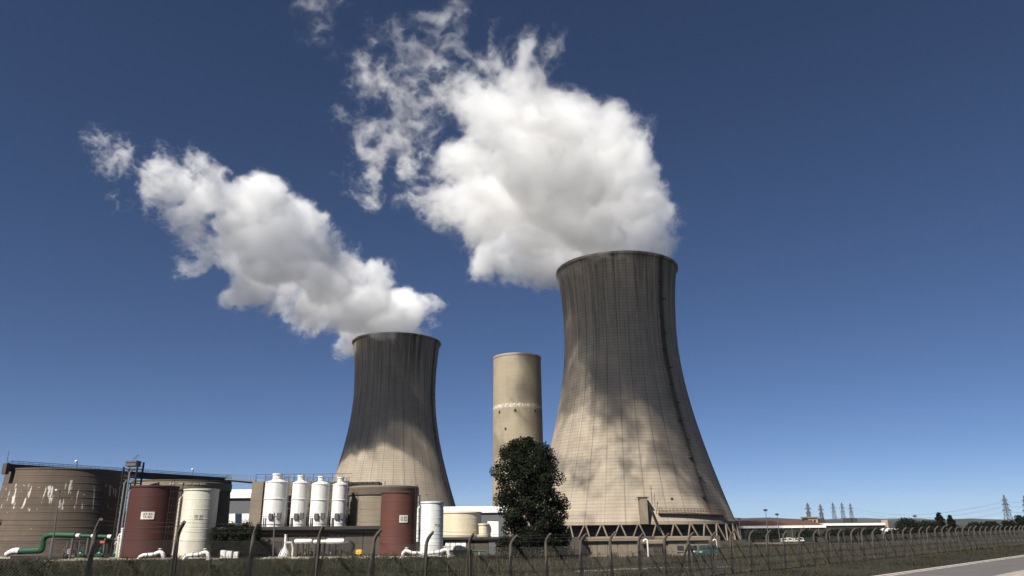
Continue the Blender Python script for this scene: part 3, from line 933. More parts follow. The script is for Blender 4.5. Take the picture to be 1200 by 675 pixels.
for xl, xr, yt, lab, cap in silo_defs:
    cx, r = px_span(xl, xr, 590, Ys)
    z0 = zr + 0.01
    z1 = zpx((xl + xr) / 2, yt + cap, Ys - r)
    H_ = z1 - z0
    zn = zpx((xl + xr) / 2, yt, Ys) - z0
    s = thing('silo', lab, 'silo', (cx, Ys, z0), 0, 'white silos on the plant building')
    MB().lathe([(r * 0.96, 0.0), (r * 0.96, 0.3), (r, 0.35), (r, H_ * 0.24 - .05), (r + 0.06, H_ * 0.24 - .03), (r + 0.06, H_ * 0.24 + .05), (r, H_ * 0.24 + .07), (r, H_ * 0.62 - 0.06), (r + 0.07, H_ * 0.62 - .04), (r + .07, H_ * 0.62 + .04), (r, H_ * 0.62 + .06), (r, H_ - 0.1), (r + 0.05, H_ - 0.08), (r + 0.05, H_)], 40, cap=False).build('body', M['silo'], s, True)
    q = 0.42 if 'tapering' not in lab else 0.32
    MB().lathe([(r + 0.05, H_), (r * 0.93, H_ + 0.08), (r * (0.55 if 'tapering' not in lab else 0.7), H_ + 0.25), (r * q, H_ + 0.4), (r * q, zn - 0.2), (r * q + 0.08, zn - 0.18), (r * q + 0.08, zn - 0.02), (0.02, zn)], 32, cap=False).build('cap', M['silo'], s, True)
    m = MB()
    for a in np.linspace(0, 2 * PI, 14, endpoint=False):
        m.bar((r * math.cos(a), r * math.sin(a), H_), (r * math.cos(a), r * math.sin(a), H_ + 0.8), 0.035)
    for z_ in (0.45, 0.8):
        m.tube([(r * math.cos(a), r * math.sin(a), H_ + z_) for a in np.linspace(0, 2 * PI, 25)], 0.02, 4)
    m.build('railing', M['galv'], s)
    for q_, zz in ((-0.2, 0.17), (0.5, 0.18)):
        MB().bbox(-0.28, 0.28, -0.22, 0.2, -0.4, 0.4, 0.03).build('control_box', M['steel'], s, loc=(r * math.sin(q_ + 0.2), -r * math.cos(q_ + 0.2), H_ * zz + 0.35))
    for q_ in (-0.7, -0.45):
        MB().tube([(r * math.sin(q_), -r * math.cos(q_) - 0.1, 0), (r * math.sin(q_), -r * math.cos(q_) - 0.1, H_ * 0.2)], 0.07, 6).build('pipe', M['steel'], s)
    tank_ladder(s, r, 1.35, H_, M['galv'])
pp = pix(321, 602, Ys - 2)

# ---- beige round tank behind, cream tanks to the right
BE, r, h = round_tank('clarifier_tank', 'beige round concrete tank beside the silos, behind the smaller red tank', 'tank', 409, 489, 569, 114, M['beige_conc'], 6, ring_r=0.02, n=64, yr=590)
m = MB()
for a in np.linspace(-1.3, 0.2, 9):
    m.bar(((r - .3) * math.sin(a), -(r - .3) * math.cos(a), h), ((r - .3) * math.sin(a), -(r - .3) * math.cos(a), h + 0.6), 0.08)
m.build('railing', M['dark'], BE)
MB().lathe([(r + 0.12, h - 1.25), (r + 0.16, h - 1.2), (r + 0.16, h - 0.2), (r + 0.12, h - 0.15)], 64, cap=False).build('parapet_band', M['brown_conc2'], BE, True)
MB().bbox(-r * 0.95, -r * 0.1, -1.2, 1.5, h + 0.05, h + 0.75, 0.04).build('machine_bridge', M['dark'], BE)
Yl = 107.0
la, lb = pix(519, 640, Yl).x, pix(662, 640, Yl).x
zl = zpx(560, 630, Yl)
lt = thing('pump_hall', 'low brown concrete hall with white shutters under the cream tanks', 'building', ((la + lb) / 2, Yl, 0))
lx = (lb - la) / 2
nb_ = 8
pan = MB().bbox(0.03, 2 * lx / nb_ - 0.03, 0, 0.25, -0.2, zl - 0.25, 0.02).build('panel', M['wall_conc'], lt, loc=(-lx, 0, 0))
for k in range(1, nb_):
    inst(pan, lt, (-lx + 2 * lx * k / nb_, 0, 0))
MB().box(-lx + .05, lx - .05, 0.2, 14, -0.2, zl - 0.2).build('wall', M['wall_conc'], lt)
MB().bbox(-lx - 0.1, lx + 0.1, -0.4, 14.2, zl - 0.25, zl + 0.03, 0.03).build('roof', M['dark'], lt)
for k in range(4):
    x_ = pix(522 + 6.2 * k, 640, Yl).x - (la + lb) / 2
    sh = MB().bbox(-0.33, 0.33, -0.07, 0.08, 0.55, 1.75, 0.02).build('shutter', M['white'], lt, loc=(x_ + 0.3, 0, 0))
for xq in (577, 606):
    d = MB().bbox(-0.5, 0.5, -0.07, 0.08, 0, 2.0, 0.02).build('door', M['slate'], lt, loc=(pix(xq, 640, Yl).x - (la + lb) / 2, 0, 0))
    MB().bbox(0.3, 0.38, -0.13, -0.07, 0.95, 1.1, 0.01).build('handle', M['galv'], d)
Yc = 115.0
CA, r, h = round_tank('cream_tank', 'wide low cream-yellow tank on the low hall, left of the tree', 'tank', 517, 564, 600, Yc, M['cream'], 4, ring_r=0.015, zb=zl + 0.04, group='cream tanks', yr=615)
CB, r, h = round_tank('cream_tank', 'small cream-yellow tank between the wide cream tank and the tree', 'tank', 561, 572.5, 614, 112, M['cream'], 3, ring_r=0.012, zb=zl + 0.04, group='cream tanks', n=28, yr=620)
cb = thing('roof_cabin', 'small white cabin on the low hall beside the small cream tank', 'cabin', (pix(578, 620, 113).x, 113, zl + 0.04))
MB().bbox(-0.8, 0.8, -0.8, 0.8, 0, zpx(578, 610, 113) - zl, 0.03).build('wall', M['white'], cb)
MB().bbox(-0.9, 0.9, -0.9, 0.9, zpx(578, 610, 113) - zl, zpx(578, 610, 113) - zl + 0.12, 0.03).build('roof', M['slate'], cb)
gp = thing('green_pipe', 'straight green pipe along the foot of the low brown hall', 'pipe', (la, Yl - 1.2, 0), 0, 'green pipes')
MB().tube([(0.2, 0, 0.55), (5.8, 0, 0.55), (6.1, -0.1, 0.45), (6.25, -0.2, 0.1)], 0.13, 10).build('pipe', M['green'], gp, True)
for x_ in (1.0, 3.0, 5.0):
    MB().bbox(x_ - 0.08, x_ + 0.08, -0.1, 0.1, -0.05, 0.43, 0.02).build('support', M['pale_conc'], gp)

# ---- halls behind the tanks
def hall(name, label, xl, xr, ytop, Y, depth, wall, fascia, zf, roof_c=None, zb=None, overhang=0.5, ym=610):
    a, b = pix(xl, ym, Y).x, pix(xr, ym, Y).x
    z1 = zpx((xl + xr) / 2, ytop, Y)
    z0 = (terrain((a + b) / 2, Y) - 0.3) if zb is None else zb
    t = thing(name, label, 'building', ((a + b) / 2, Y, z0))
    hx_ = (b - a) / 2
    MB().box(-hx_, hx_, 0, depth, 0, z1 - z0 - zf + 0.02).build('wall', wall, t)
    MB().bbox(-hx_ - overhang, hx_ + overhang, -overhang, depth + overhang, z1 - z0 - zf, z1 - z0, 0.05).build('roof', fascia, t)
    return t, hx_, z1 - z0


t, hx_, hh = hall('grey_hall', 'grey clad hall with a white roof edge seen between tank and silos', 245, 305, 579, 175, 30, M['slate'], M['white'], 0.9, ym=590)
m = MB().box(-hx_ * 0.9, hx_ * 0.9, 4, 24, hh, hh + 1.2).build('skylight', M['white'], t)
wd = thing('white_container', 'white site container in front of the grey hall, over the ivy', 'container', (pix(279, 606, 150).x, 150, 0))
cw = pix(292, 606, 150).x - pix(266, 606, 150).x
MB().bbox(-cw / 2, cw / 2, 0, 2.5, zpx(279, 613, 150), zpx(279, 602, 150), 0.04).build('body', M['white'], wd)
for sx in (-1, 1):
    MB().box(sx * cw / 2 - 0.15 - (0.1 if sx > 0 else -0.1), sx * cw / 2 + 0.15 - (0.1 if sx > 0 else -0.1), 0.1, 2.4, 0, zpx(279, 613, 150)).build('leg', M['galv'], wd)
t, hx_, hh = hall('white_roofed_hall', 'long far hall with a bright white roof edge left of the concrete tower', 500, 592, 597, 230, 40, M['slate'], M['white'], 1.0, ym=600)
m = MB().box(-hx_, hx_, 6, 34, hh, hh + 1.0).build('skylight', M['white'], t)
wl = pix(265, 562, 128)
wr = pix(300, 565, 113)
wk = thing('pipe_bridge', 'thin dark pipe bridge from the brown tank across to the silo frame', 'bridge', wl)
dv = wr - wl
m = MB().bar((0, 0, 0), dv, 0.35).bar(Vector((0, 0.6, 0)), dv + Vector((0, 0.6, 0)), 0.2)
m.build('beam', M['slate'], wk)
m = MB()
for k in range(12):
    q = dv * (k / 11)
    m.bar(q, q + Vector((0, 0, 0.9)), 0.04)
m.bar(Vector((0, 0, 0.9)), dv + Vector((0, 0, 0.9)), 0.04)
m.build('railing', M['galv'], wk)

# ---- pipework at the foot of the big brown tank
Yp = 106.0
def P(x, y, Y=Yp):
    return pix(x, y, Y)


gt0 = terrain(-60, Yp)
gm = thing('green_pipe', 'large green pipe with a raised elbow in front of the flaking brown tank', 'pipe', (0, 0, 0), 0, 'green pipes')
pts = [P(22, 646), P(36, 645.5), P(47, 645)]
MB().tube(pts, 0.42, 14).build('low_run', M['green'], gm, True)
MB().tube([P(47, 646), P(49.5, 644), P(50.5, 638), P(51, 633), P(53.5, 629), P(58, 627.2), P(62, 627), P(88, 627.4)], 0.34, 14).build('raised_run', M['green'], gm, True)
MB().tube([P(88, 627.6), P(131, 629)], 0.24, 12).build('narrow_run', M['green'], gm, True)
MB().tube([P(7.5, 650.5), P(10, 648.5), P(14, 646.5), P(18, 645.6), P(23, 645.8)], [0.36, 0.38, 0.4, 0.42, 0.43], 14).build('white_end', M['white'], gm, True)
for x0, x1, q in ((89.5, 94.5, 0.26), (107.5, 113, 0.26), (126.5, 130.5, 0.26)):
    MB().tube([P(x0, 627.7 + (x0 - 89) * 0.033), P(x1, 627.7 + (x1 - 89) * 0.033)], q, 12).build('white_band', M['white'], gm, True)
for x_ in (49, 62, 86, 104, 124):
    b = P(x_, 628)
    MB().bbox(b.x - 0.11, b.x + 0.11, Yp - 0.12, Yp + 0.12, -0.1, b.z - 0.3 if x_ > 50 else 0.4, 0.02).build('support', M['steel'], gm)
tr = thing('pipe_trench', 'dark concrete upstand under the low green pipe', 'upstand', (P(40, 650).x, Yp + 0.3, 0))
MB().bbox(-3.2, 4.0, -0.3, 0.9, -0.1, 0.42, 0.04).build('upstand', M['hall_wall'], tr)
for k, x_ in enumerate((76, 83, 90, 98, 110, 125)):
    b = P(x_, 640, Yp + 0.5)
    vt = thing('valve_stand', 'grey valve stand, %s under the green pipe' % ('first from the left', 'second from the left', 'third from the left', 'fourth from the left', 'fifth from the left', 'rightmost one')[k], 'valve', (b.x, Yp + 0.6, 0), 0, 'valve stands under the green pipe')
    hgt = 1.5 + 0.25 * ((k * 7) % 3)
    MB().lathe([(0.2, -0.05), (0.2, 0.15), (0.1, 0.18), (0.1, 0.6), (0.19, 0.62), (0.19, 0.7), (0.13, 0.75), (0.18, 0.95), (0.13, 1.15), (0.19, 1.2), (0.19, 1.28), (0.1, 1.3), (0.1, hgt), (0.02, hgt + 0.02)], 12).build('body', M['galv'] if k % 2 else M['steel'], vt, True)
    w_ = MB().tube([(0.27 * math.cos(a), -0.3, 0.95 + 0.27 * math.sin(a)) for a in np.linspace(0, 2 * PI, 15)], 0.03, 5)
    w_.bar((-0.26, -0.3, 0.95), (0.26, -0.3, 0.95), 0.03).bar((0, -0.3, 0.69), (0, -0.3, 1.21), 0.03).bar((0, -0.3, 0.95), (0, 0, 0.95), 0.05)
    w_.build('handwheel', M['white'] if k in (1, 4) else M['steel'], vt)
for k, x_ in enumerate((95, 117, 136)):
    b = P(x_, 648, Yp - 0.3)
    pt = thing('green_pump', ('small dark green pump left of the fence post, under the narrow pipe', 'round green pump under the red plate', 'green pump at the right end of the green pipe')[k], 'pump', (b.x, Yp - 0.4, 0), 0, 'green pumps')
    MB().bbox(-0.6, 0.6, -0.35, 0.35, -0.05, 0.14, 0.03).build('base', M['pale_conc'], pt)
    MB().tube([(0.0, 0.3, 0.5), (0.0, 0.22, 0.5), (0.0, -0.22, 0.5), (0, -0.3, 0.5)], [0.2, 0.36, 0.36, 0.2], 16).build('casing', M['green'], pt, True)
    MB().tube([(0.1, 0, 0.5), (0.5, 0, 0.5), (0.62, 0, 0.5)], [0.2, 0.22, 0.12], 12).build('motor', M['green'], pt, True)
    MB().tube([(0.0, 0, 0.7), (0.0, 0, 1.15), (0, 0.3, 1.4)], 0.11, 10).build('outlet', M['green'], pt, True)
b = P(120, 635, Yp - 0.2)
sg = thing('red_plate', 'small red plate on the pipe rack under the green pipe', 'sign', (b.x, Yp - 0.2, 0))
MB().bbox(-0.32, 0.32, -0.04, 0.03, b.z - 0.17, b.z + 0.17, 0.02).build('plate', M['redsign'], sg)
MB().bar((0, 0.04, 0), (0, 0.04, b.z - 0.17), 0.05).build('stake', M['steel'], sg)
b0, b1 = P(64, 632.5), P(136, 634)
rk = thing('pipe_rack', 'thin grey pipe rack rail running below the green pipe', 'pipe rack', (b0.x, Yp + 0.2, 0))
MB().bar((0, 0, b0.z), (b1.x - b0.x, 0, b0.z), 0.07).build('rail', M['galv'], rk)
for k in range(6):
    MB().bar(((b1.x - b0.x) * k / 5, 0, -0.1), ((b1.x - b0.x) * k / 5, 0, b0.z), 0.09).build('post', M['galv'], rk)
for k, (x_, mt, yt) in enumerate(((140, 'cream_white', 630), (144, 'white', 619))):
    b = P(x_, yt, Yp - 0.5)
    vp = thing('vent_column', ('stubby cream upright pipe left of the larger red tank', 'thin white upright pipe with side arm touching the larger red tank')[k], 'pipe', (b.x, Yp - 0.5, 0), 0, 'upright pipes beside the red tank')
    MB().lathe([(0.22 - 0.07 * k, -0.1), (0.22 - 0.07 * k, b.z - 0.15), (0.27 - 0.07 * k, b.z - 0.12), (0.27 - 0.07 * k, b.z), (0.02, b.z + 0.05)], 12).build('pipe', M[mt], vp, True)
    MB().tube([(0, 0, b.z * 0.8), (-0.35, 0, b.z * 0.8), (-0.5, 0, b.z * 0.68)], 0.09, 8).build('arm', M[mt], vp, True)


def lamp_post(label, xb, yb, xt, yt, Y, name='lamp_post', mat='steel', head='white', rad=0.07, group='lamp posts'):
    a, b = pix(xb, yb, Y), pix(xt, yt, Y)
    z0 = terrain(a.x, Y)
    t = thing(name, label, 'lamp post', (a.x, Y, z0), 0, group)
    dx, hz = b.x - a.x, b.z - z0
    MB().tube([(0, 0, -0.1), (dx * 0.96, 0, hz * 0.96), (dx, -0.1, hz), (dx, -0.5, hz + 0.1)], [rad * 1.5, rad, rad, rad * 0.8], 8).build('pole', M[mat], t)
    MB().bbox(dx - 0.14, dx + 0.14, -1.0, -0.4, hz - 0.02, hz + 0.14, 0.03).build('head', M[head], t)
    return t


lamp_post('leaning thin lamp post in front of the flaking brown tank', 60, 650, 70.5, 575, 103)
lamp_post('thin lamp post standing in front of the widest silo', 320, 652, 322, 602, 100)

# ---- process gear in front of the long low building
Yq = 101.5
b = P(333, 651, Yq)
sc_t = thing('scrubber_stack', 'pale stack on a cone base in front of the long low building', 'stack', (b.x, Yq, 0))
zq = P(333, 627, Yq).z
MB().lathe([(0.75, -0.1), (0.72, 0.3), (0.5, 0.9), (0.22, 1.35), (0.16, 1.6), (0.16, zq), (0.2, zq), (0.2, zq + .08), (0.02, zq + .1)], 20).build('cone', M['silo'], sc_t, True)
MB().tube([(0, 0, 1.9), (0.8, 0.1, 1.9), (1.0, 0.2, 1.2), (1.0, 0.2, 0)], 0.12, 8).build('branch_pipe', M['silo'], sc_t, True)
for k, (x0, x1, yy, rr_, mt, lab) in enumerate(((345, 366, 634.5, 0.3, 'silo', 'left white horizontal vessel on the pipe rack before the building'), (367, 383, 635, 0.26, 'cream_white', 'cream horizontal vessel in the middle of the pipe rack'), (382, 404, 634.5, 0.34, 'silo', 'right white horizontal vessel on the pipe rack before the building'))):
    a, b = P(x0, yy, Yq), P(x1, yy, Yq)
    vs = thing('pressure_vessel', lab, 'vessel', ((a.x + b.x) / 2, Yq, 0), 0, 'horizontal vessels before the long building')
    L = (b.x - a.x) / 2
    z_ = a.z
    MB().tube([(-L, 0, z_), (-L + 0.06, 0, z_), (-L + 0.25, 0, z_), (L - 0.25, 0, z_), (L - 0.06, 0, z_), (L, 0, z_)], [rr_ * 0.3, rr_ * 0.8, rr_, rr_, rr_ * 0.8, rr_ * 0.3], 16).build('body', M[mt], vs, True)
    for q in (-0.6, 0.0, 0.6):
        MB().bbox(q * L - 0.1, q * L + 0.1, -0.2, 0.2, -0.1, z_ - rr_ * 0.8, 0.02).build('saddle', M['dark'], vs)
    for q in (-0.4, 0.3):
        MB().lathe([(0.07, z_ + rr_ * 0.9), (0.07, z_ + rr_ + 0.3), (0.13, z_ + rr_ + 0.32), (0.13, z_ + rr_ + 0.38)], 8, q * L, 0).build('nozzle', M['rust'], vs)
rg = random.Random(4)
for k in range(9):
    x_ = 350 + k * 7.2
    b = P(x_, 648, Yq + 0.9)
    mt = ('dark', 'steel', 'rust', 'white', 'dark', 'cream_white', 'steel', 'dark', 'rust')[k]
    pos = ('leftmost', 'second from the left', 'third from the left', 'fourth from the left', 'middle', 'fourth from the right', 'third from the right', 'second from the right', 'rightmost')[k]
    pm = thing('process_pump', '%s small %s pump set under the vessels before the building' % (pos, {'dark': 'black', 'steel': 'grey', 'rust': 'rusty', 'white': 'white', 'cream_white': 'cream'}[mt]), 'pump', (b.x, Yq + 0.9, 0), 0, 'pump sets before the long building')
    MB().bbox(-0.32, 0.32, -0.4, 0.4, -0.1, 0.2, 0.03).build('base', M['pale_conc'], pm)
    hq = rg.uniform(0.75, 1.3)
    MB().tube([(-0.28, 0, hq * 0.55), (-0.2, 0, hq * 0.55), (0.2, 0, hq * 0.55), (0.28, 0, hq * 0.55)], [0.12, 0.26, 0.26, 0.12], 12).build('casing', M[mt], pm, True)
    MB().tube([(0, 0, hq * 0.6), (0, 0, hq + 0.15), (0.1, 0.3, hq + 0.35)], 0.08, 8).build('outlet', M['rust' if k % 3 == 0 else 'galv'], pm)
b = P(416, 642, Yq)
tk = thing('dark_drum', 'dark round drum on its side left of the yellow machine', 'drum', (P(408, 642, Yq).x, Yq, 0))
zz = P(408, 641, Yq).z
MB().tube([(0, -0.9, zz), (0, -0.8, zz), (0, 0.8, zz), (0, 0.9, zz)], [0.55, 0.75, 0.75, 0.55], 20).build('shell', M['dark'], tk, True)
MB().bbox(-0.5, 0.5, -0.6, 0.6, -0.1, zz - 0.55, 0.03).build('cradle', M['steel'], tk)
b = P(421, 646, Yq)
ym = thing('yellow_machine', 'small yellow site compressor beside the smaller red tank', 'machine', (b.x, Yq, 0))
MB().bbox(-0.42, 0.42, -0.4, 0.4, 0.3, 0.95, 0.12).build('body', M['yellow'], ym)
for sx in (-0.3, 0.3):
    MB().tube([(sx, -0.48, 0.22), (sx, -0.34, 0.22)], 0.22, 14).build('wheel', M['rubber'], ym, True)
MB().tube([(0.4, 0, 0.45), (0.85, 0, 0.35)], 0.04, 6).build('drawbar', M['dark'], ym)
for k, (x_, w_) in enumerate(((262, 0.35), (269, 0.35), (277, 0.3))):
    b = P(x_, 650, 101)
    bx_ = thing('white_cabinet', 'white electrical cabinet, %s of three below the ivy' % ('left one', 'middle one', 'right one')[k], 'cabinet', (b.x, 101, 0), 0, 'white cabinets below the ivy')
    MB().bbox(-w_, w_, -0.25, 0.25, 0.05, 1.05 - 0.1 * k, 0.03).build('body', M['silo'], bx_)
    MB().bbox(-w_ + 0.04, w_ - 0.04, -0.28, -0.25, 0.1, 0.98 - 0.1 * k, 0.01).build('door', M['white'], bx_)
ap = MB().bbox(P(300, 655, 98).x, P(530, 655, 98).x, 97.2, 103.5, -0.2, 0.14, 0.03).build('concrete_apron', M['pale_conc'])
struct(ap)
ap = MB().bbox(P(60, 655, 100).x, P(262, 655, 100).x, 98.5, 104.5, -0.2, 0.10, 0.03).build('tank_apron', M['tan_conc'])
struct(ap)

# ---- low buildings before the big tower
def low_house(label, xl, xr, yt, yb, Y, mat, n, door=None, depth=7.0, win=()):
    a, b = pix(xl, (yt + yb) / 2, Y).x, pix(xr, (yt + yb) / 2, Y).x
    z0 = zpx((xl + xr) / 2, yb, Y)
    z1 = zpx((xl + xr) / 2, yt, Y)
    t = thing('pump_house', label, 'building', ((a + b) / 2, Y, z0), 0, 'low buildings before the big tower')
    hx_ = (b - a) / 2
    H_ = z1 - z0
    pw = 2 * hx_ / n
    src = MB().bbox(0.02, pw - 0.02, 0, 0.2, -0.6, H_ - 0.42, 0.02).build('panel', mat, t, loc=(-hx_, 0, 0))
    for k in range(1, n):
        inst(src, t, (-hx_ + pw * k, 0, 0))
    MB().box(-hx_ + .04, hx_ - .04, 0.15, depth, -0.6, H_ - 0.35).build('wall', mat, t)
    MB().bbox(-hx_ - 0.3, hx_ + 0.3, -0.35, depth + 0.3, H_ - 0.42, H_, 0.06).build('roof', M['tan_conc'], t)
    if door is not None:
        d = MB().bbox(-0.45, 0.45, -0.05, 0.1, -0.1, 1.6, 0.02).build('door', M['dark'], t, loc=(-hx_ + 2 * hx_ * door, 0, 0))
        MB().bbox(0.28, 0.35, -0.1, -0.05, 0.8, 0.95, 0.01).build('handle', M['galv'], d)
    for q in win:
        wd_ = MB().bbox(-0.4, 0.4, -0.05, 0.1, 0.75, 1.35, 0.02).build('window', M['glass'], t, loc=(-hx_ + 2 * hx_ * q, 0, 0))
        MB().bbox(-0.5, 0.5, -0.12, 0.05, 0.66, 0.74, 0.01).build('sill', M['pale_conc'], wd_)
    return t


low_house('tan flat-roofed pump house between the tree and the paired brace of the fence', 688, 748, 629.5, 654, 94, M['pump_tan'], 5)
low_house('brown flat-roofed pump house under the legs of the big tower, right of the door', 783, 831, 629, 653, 97, M['pump_tan'], 4, win=(0.3, 0.62))
low_house('narrow grey entrance block with a dark door before the big tower', 760, 776, 633, 655, 99, M['wall_conc'], 2, 0.62, 4)
rw = thing('retaining_wall', 'long low brown wall at the foot of the big tower behind the pump houses', 'wall', (0, 0, 0))
xa_, xb_ = pix(660, 640, 126).x, pix(845, 640, 126).x
nw = 14
for k in range(nw):
    a = xa_ + (xb_ - xa_) * k / nw
    b = xa_ + (xb_ - xa_) * (k + 1) / nw
    MB().bbox(a + 0.02, b - 0.02, 126, 126.4, -1.2, 1.95, 0.04).build('panel', M['wall_conc'], rw)
for k, (x_, yt, Y) in enumerate(((757, 632, 92), (838, 632, 104))):
    b = pix(x_, yt, Y)
    z0 = terrain(b.x, Y)
    hz = b.z - z0
    gn = thing('gooseneck_vent', ('white gooseneck vent pipe left of the dark door', 'thin white gooseneck vent right of the brown pump house')[k], 'vent', (b.x, Y, z0), 0, 'white gooseneck vents')
    MB().tube([(0.15, 0, -0.1), (0.15, 0, hz - 0.25), (0.1, 0, hz - 0.08), (-0.05, 0, hz), (-0.22, 0, hz - 0.06), (-0.3, 0, hz - 0.25)], 0.09 - 0.03 * k, 10).build('pipe', M['white'], gn, True)
    MB().tube([(0.15, 0, 0.0), (0.15, 0, 0.12)], 0.2, 12).build('flange', M['galv'], gn)

# ---- parked car
def car(name, label, loc, rz, paint, L=3.7, W=1.6, H_=1.45, van=False, group=None):
    t = thing(name, label, 'van' if van else 'car', loc, rz, group)
    if van:
        body = [(-L / 2, 0.35), (-L / 2, H_ - 0.1), (-L / 2 + 0.08, H_), (L / 2 - 1.35, H_), (L / 2 - 0.75, H_ * 0.6), (L / 2 - 0.05, H_ * 0.5), (L / 2, 0.35)]
        cab = None
    else:
        body = [(-L / 2, 0.32), (-L / 2 + 0.02, 0.78), (-L / 2 + 0.12, 0.88), (L / 2 - 1.15, 0.90), (L / 2 - 0.25, 0.76), (L / 2 - 0.02, 0.6), (L / 2, 0.32)]
        cab = [(-L / 2 + 0.1, 0.87), (-L / 2 + 0.35, H_ - 0.08), (-L / 2 + 0.55, H_), (0.25, H_), (0.4, H_ - 0.04), (L / 2 - 1.05, 0.88)]
    m = MB()
    rings = []
    for y_, s in ((-W / 2, 0.94), (-W / 2 + 0.08, 1), (W / 2 - 0.08, 1), (W / 2, 0.94)):
        rings.append([(x_ * s, y_, 0.32 + (z_ - 0.32) * (s * 0.3 + 0.7)) for x_, z_ in body])
    m.loft(rings, True)
    m.build('body', paint, t, True)
    if cab:
        m = MB()
        rings = []
        for y_, s in ((-W / 2 + 0.1, 0.9), (-W / 2 + 0.22, 1), (W / 2 - 0.22, 1), (W / 2 - 0.1, 0.9)):
            rings.append([(x_, y_ if z_ > 1 else y_ * 1.04, z_ if s == 1 or z_ < 1 else z_ - 0.03) for x_, z_ in cab])
        m.loft(rings, True)
        c = m.build('cabin', M['glass'], t, True)
        MB().bbox(-L / 2 + 0.45, 0.3, -W / 2 + 0.16, W / 2 - 0.16, H_ - 0.05, H_ + 0.015, 0.03).build('roof', paint, t)
        for sy in (-1, 1):
            for xx in (-L / 2 + 0.3, -0.35, 0.55):
                MB().bar((xx - 0.1, sy * (W / 2 - 0.08), 0.86), (xx, sy * (W / 2 - 0.13), H_ - 0.02), 0.08).build('pillar', paint, t)
    else:
        for sy in (-1, 1):
            MB().bbox(L / 2 - 1.9, L / 2 - 1.2, -0.02, 0.02, H_ * 0.6, H_ * 0.88, 0.01).build('window', M['glass'], t, loc=(0, sy * (W / 2 - 0.02), 0))
        m = MB().add([(L / 2 - 1.25, -W / 2 + 0.15, H_ * 0.95), (L / 2 - 1.25, W / 2 - 0.15, H_ * 0.95), (L / 2 - 0.74, W / 2 - 0.12, H_ * 0.63), (L / 2 - 0.74, -W / 2 + 0.12, H_ * 0.63)], [(0, 3, 2, 1)])
        m.build('windscreen', M['glass'], t)
    for sx in (-L * 0.31, L * 0.32):
        for sy in (-1, 1):
            wh = MB().tube([(sx, sy * (W / 2 - 0.18), 0.3), (sx, sy * (W / 2 + 0.01), 0.3)], 0.3, 18).build('wheel', M['rubber'], t, True)
            MB().tube([(sx, sy * (W / 2), 0.3), (sx, sy * (W / 2 + 0.025), 0.3)], 0.18, 12).build('rim', M['galv'], wh)
    for sy in (-1, 1):
        MB().bbox(L / 2 - 0.1, L / 2 + 0.01, sy * W * 0.36 - 0.14, sy * W * 0.36 + 0.14, 0.58, 0.72, 0.02).build('headlight', M['sign'], t)
    MB().bbox(L / 2 - 0.08, L / 2 + 0.05, -W / 2 + 0.05, W / 2 - 0.05, 0.32, 0.5, 0.03).build('bumper', M['dark'], t)
    return t


b = pix(828, 655, 92)
car('parked_car', 'small teal car parked before the brown pump house, behind the fence', (b.x, 92, terrain(b.x, 92)), R(215), M['teal'], 3.0, 1.4, 1.35)

# ------------------------------------------------------------------ perimeter fence: bent concrete posts, strands, chain link
fence = thing('perimeter_fence', 'long chain link fence with bent-topped concrete posts crossing the foreground', 'fence', (0, 0, 0))
pts = [(0, 0, -0.3), (0, 0, 2.42), (0.03, 0, 2.58), (0.11, 0, 2.74), (0.24, 0, 2.88), (0.46, 0, 3.06)]
post_src = MB().tube(pts, [0.105, 0.085, 0.085, 0.083, 0.078, 0.066], 8).build('post', M['post'], fence, True)
arm_rot = math.atan2(FN.y, FN.x)
NP = 52
base = []
prnd = random.Random(12)
for k in range(-1, NP):
    p = F0 + FD * (3.0 * k)
    z = terrain(p.x, p.y)
    o = post_src if k == -1 else inst(post_src, fence)
    o.location = (p.x, p.y, z)
    o.rotation_euler = (prnd.uniform(-0.035, 0.035), prnd.uniform(-0.035, 0.035), arm_rot + prnd.uniform(-0.25, 0.25))
    s = prnd.uniform(0.98, 1.02)
    o.scale = (s, s, s)
    base.append(Vector((p.x, p.y, z)))
for sgn in (-1, 1):
    k = 14
    p = base[k]
    q = p + FD * (1.75 * sgn)
    q.z = terrain(q.x, q.y) - 0.2
    MB().tube([q + FN * 0.02, p + Vector((0, 0, 2.3)) + FD * (0.08 * sgn)], 0.08, 8).build('brace', M['post'], fence, True)
wire_m = M['galv']
wire_m2 = painted('dull_wire', (0.07, 0.066, 0.06), 0.6, (0.08, 0.06, 0.05), 0.5, 2.0)


def strand(off, h):
    m = MB()
    for a, b in zip(base, base[1:]):
        mid = (a + b) / 2 - Vector((0, 0, 0.02))
        P3 = [q + FN * off + Vector((0, 0, h)) for q in (a, mid, b)]
        m.tube(P3, 0.006, 3, False)
    return m.build('strand', wire_m2, fence)


for off, h in ((0.09, 0.25), (0.09, 1.1), (0.09, 1.85), (0.09, 2.4), (0.22, 2.72), (0.36, 2.90), (0.47, 3.05)):
    strand(off, h)
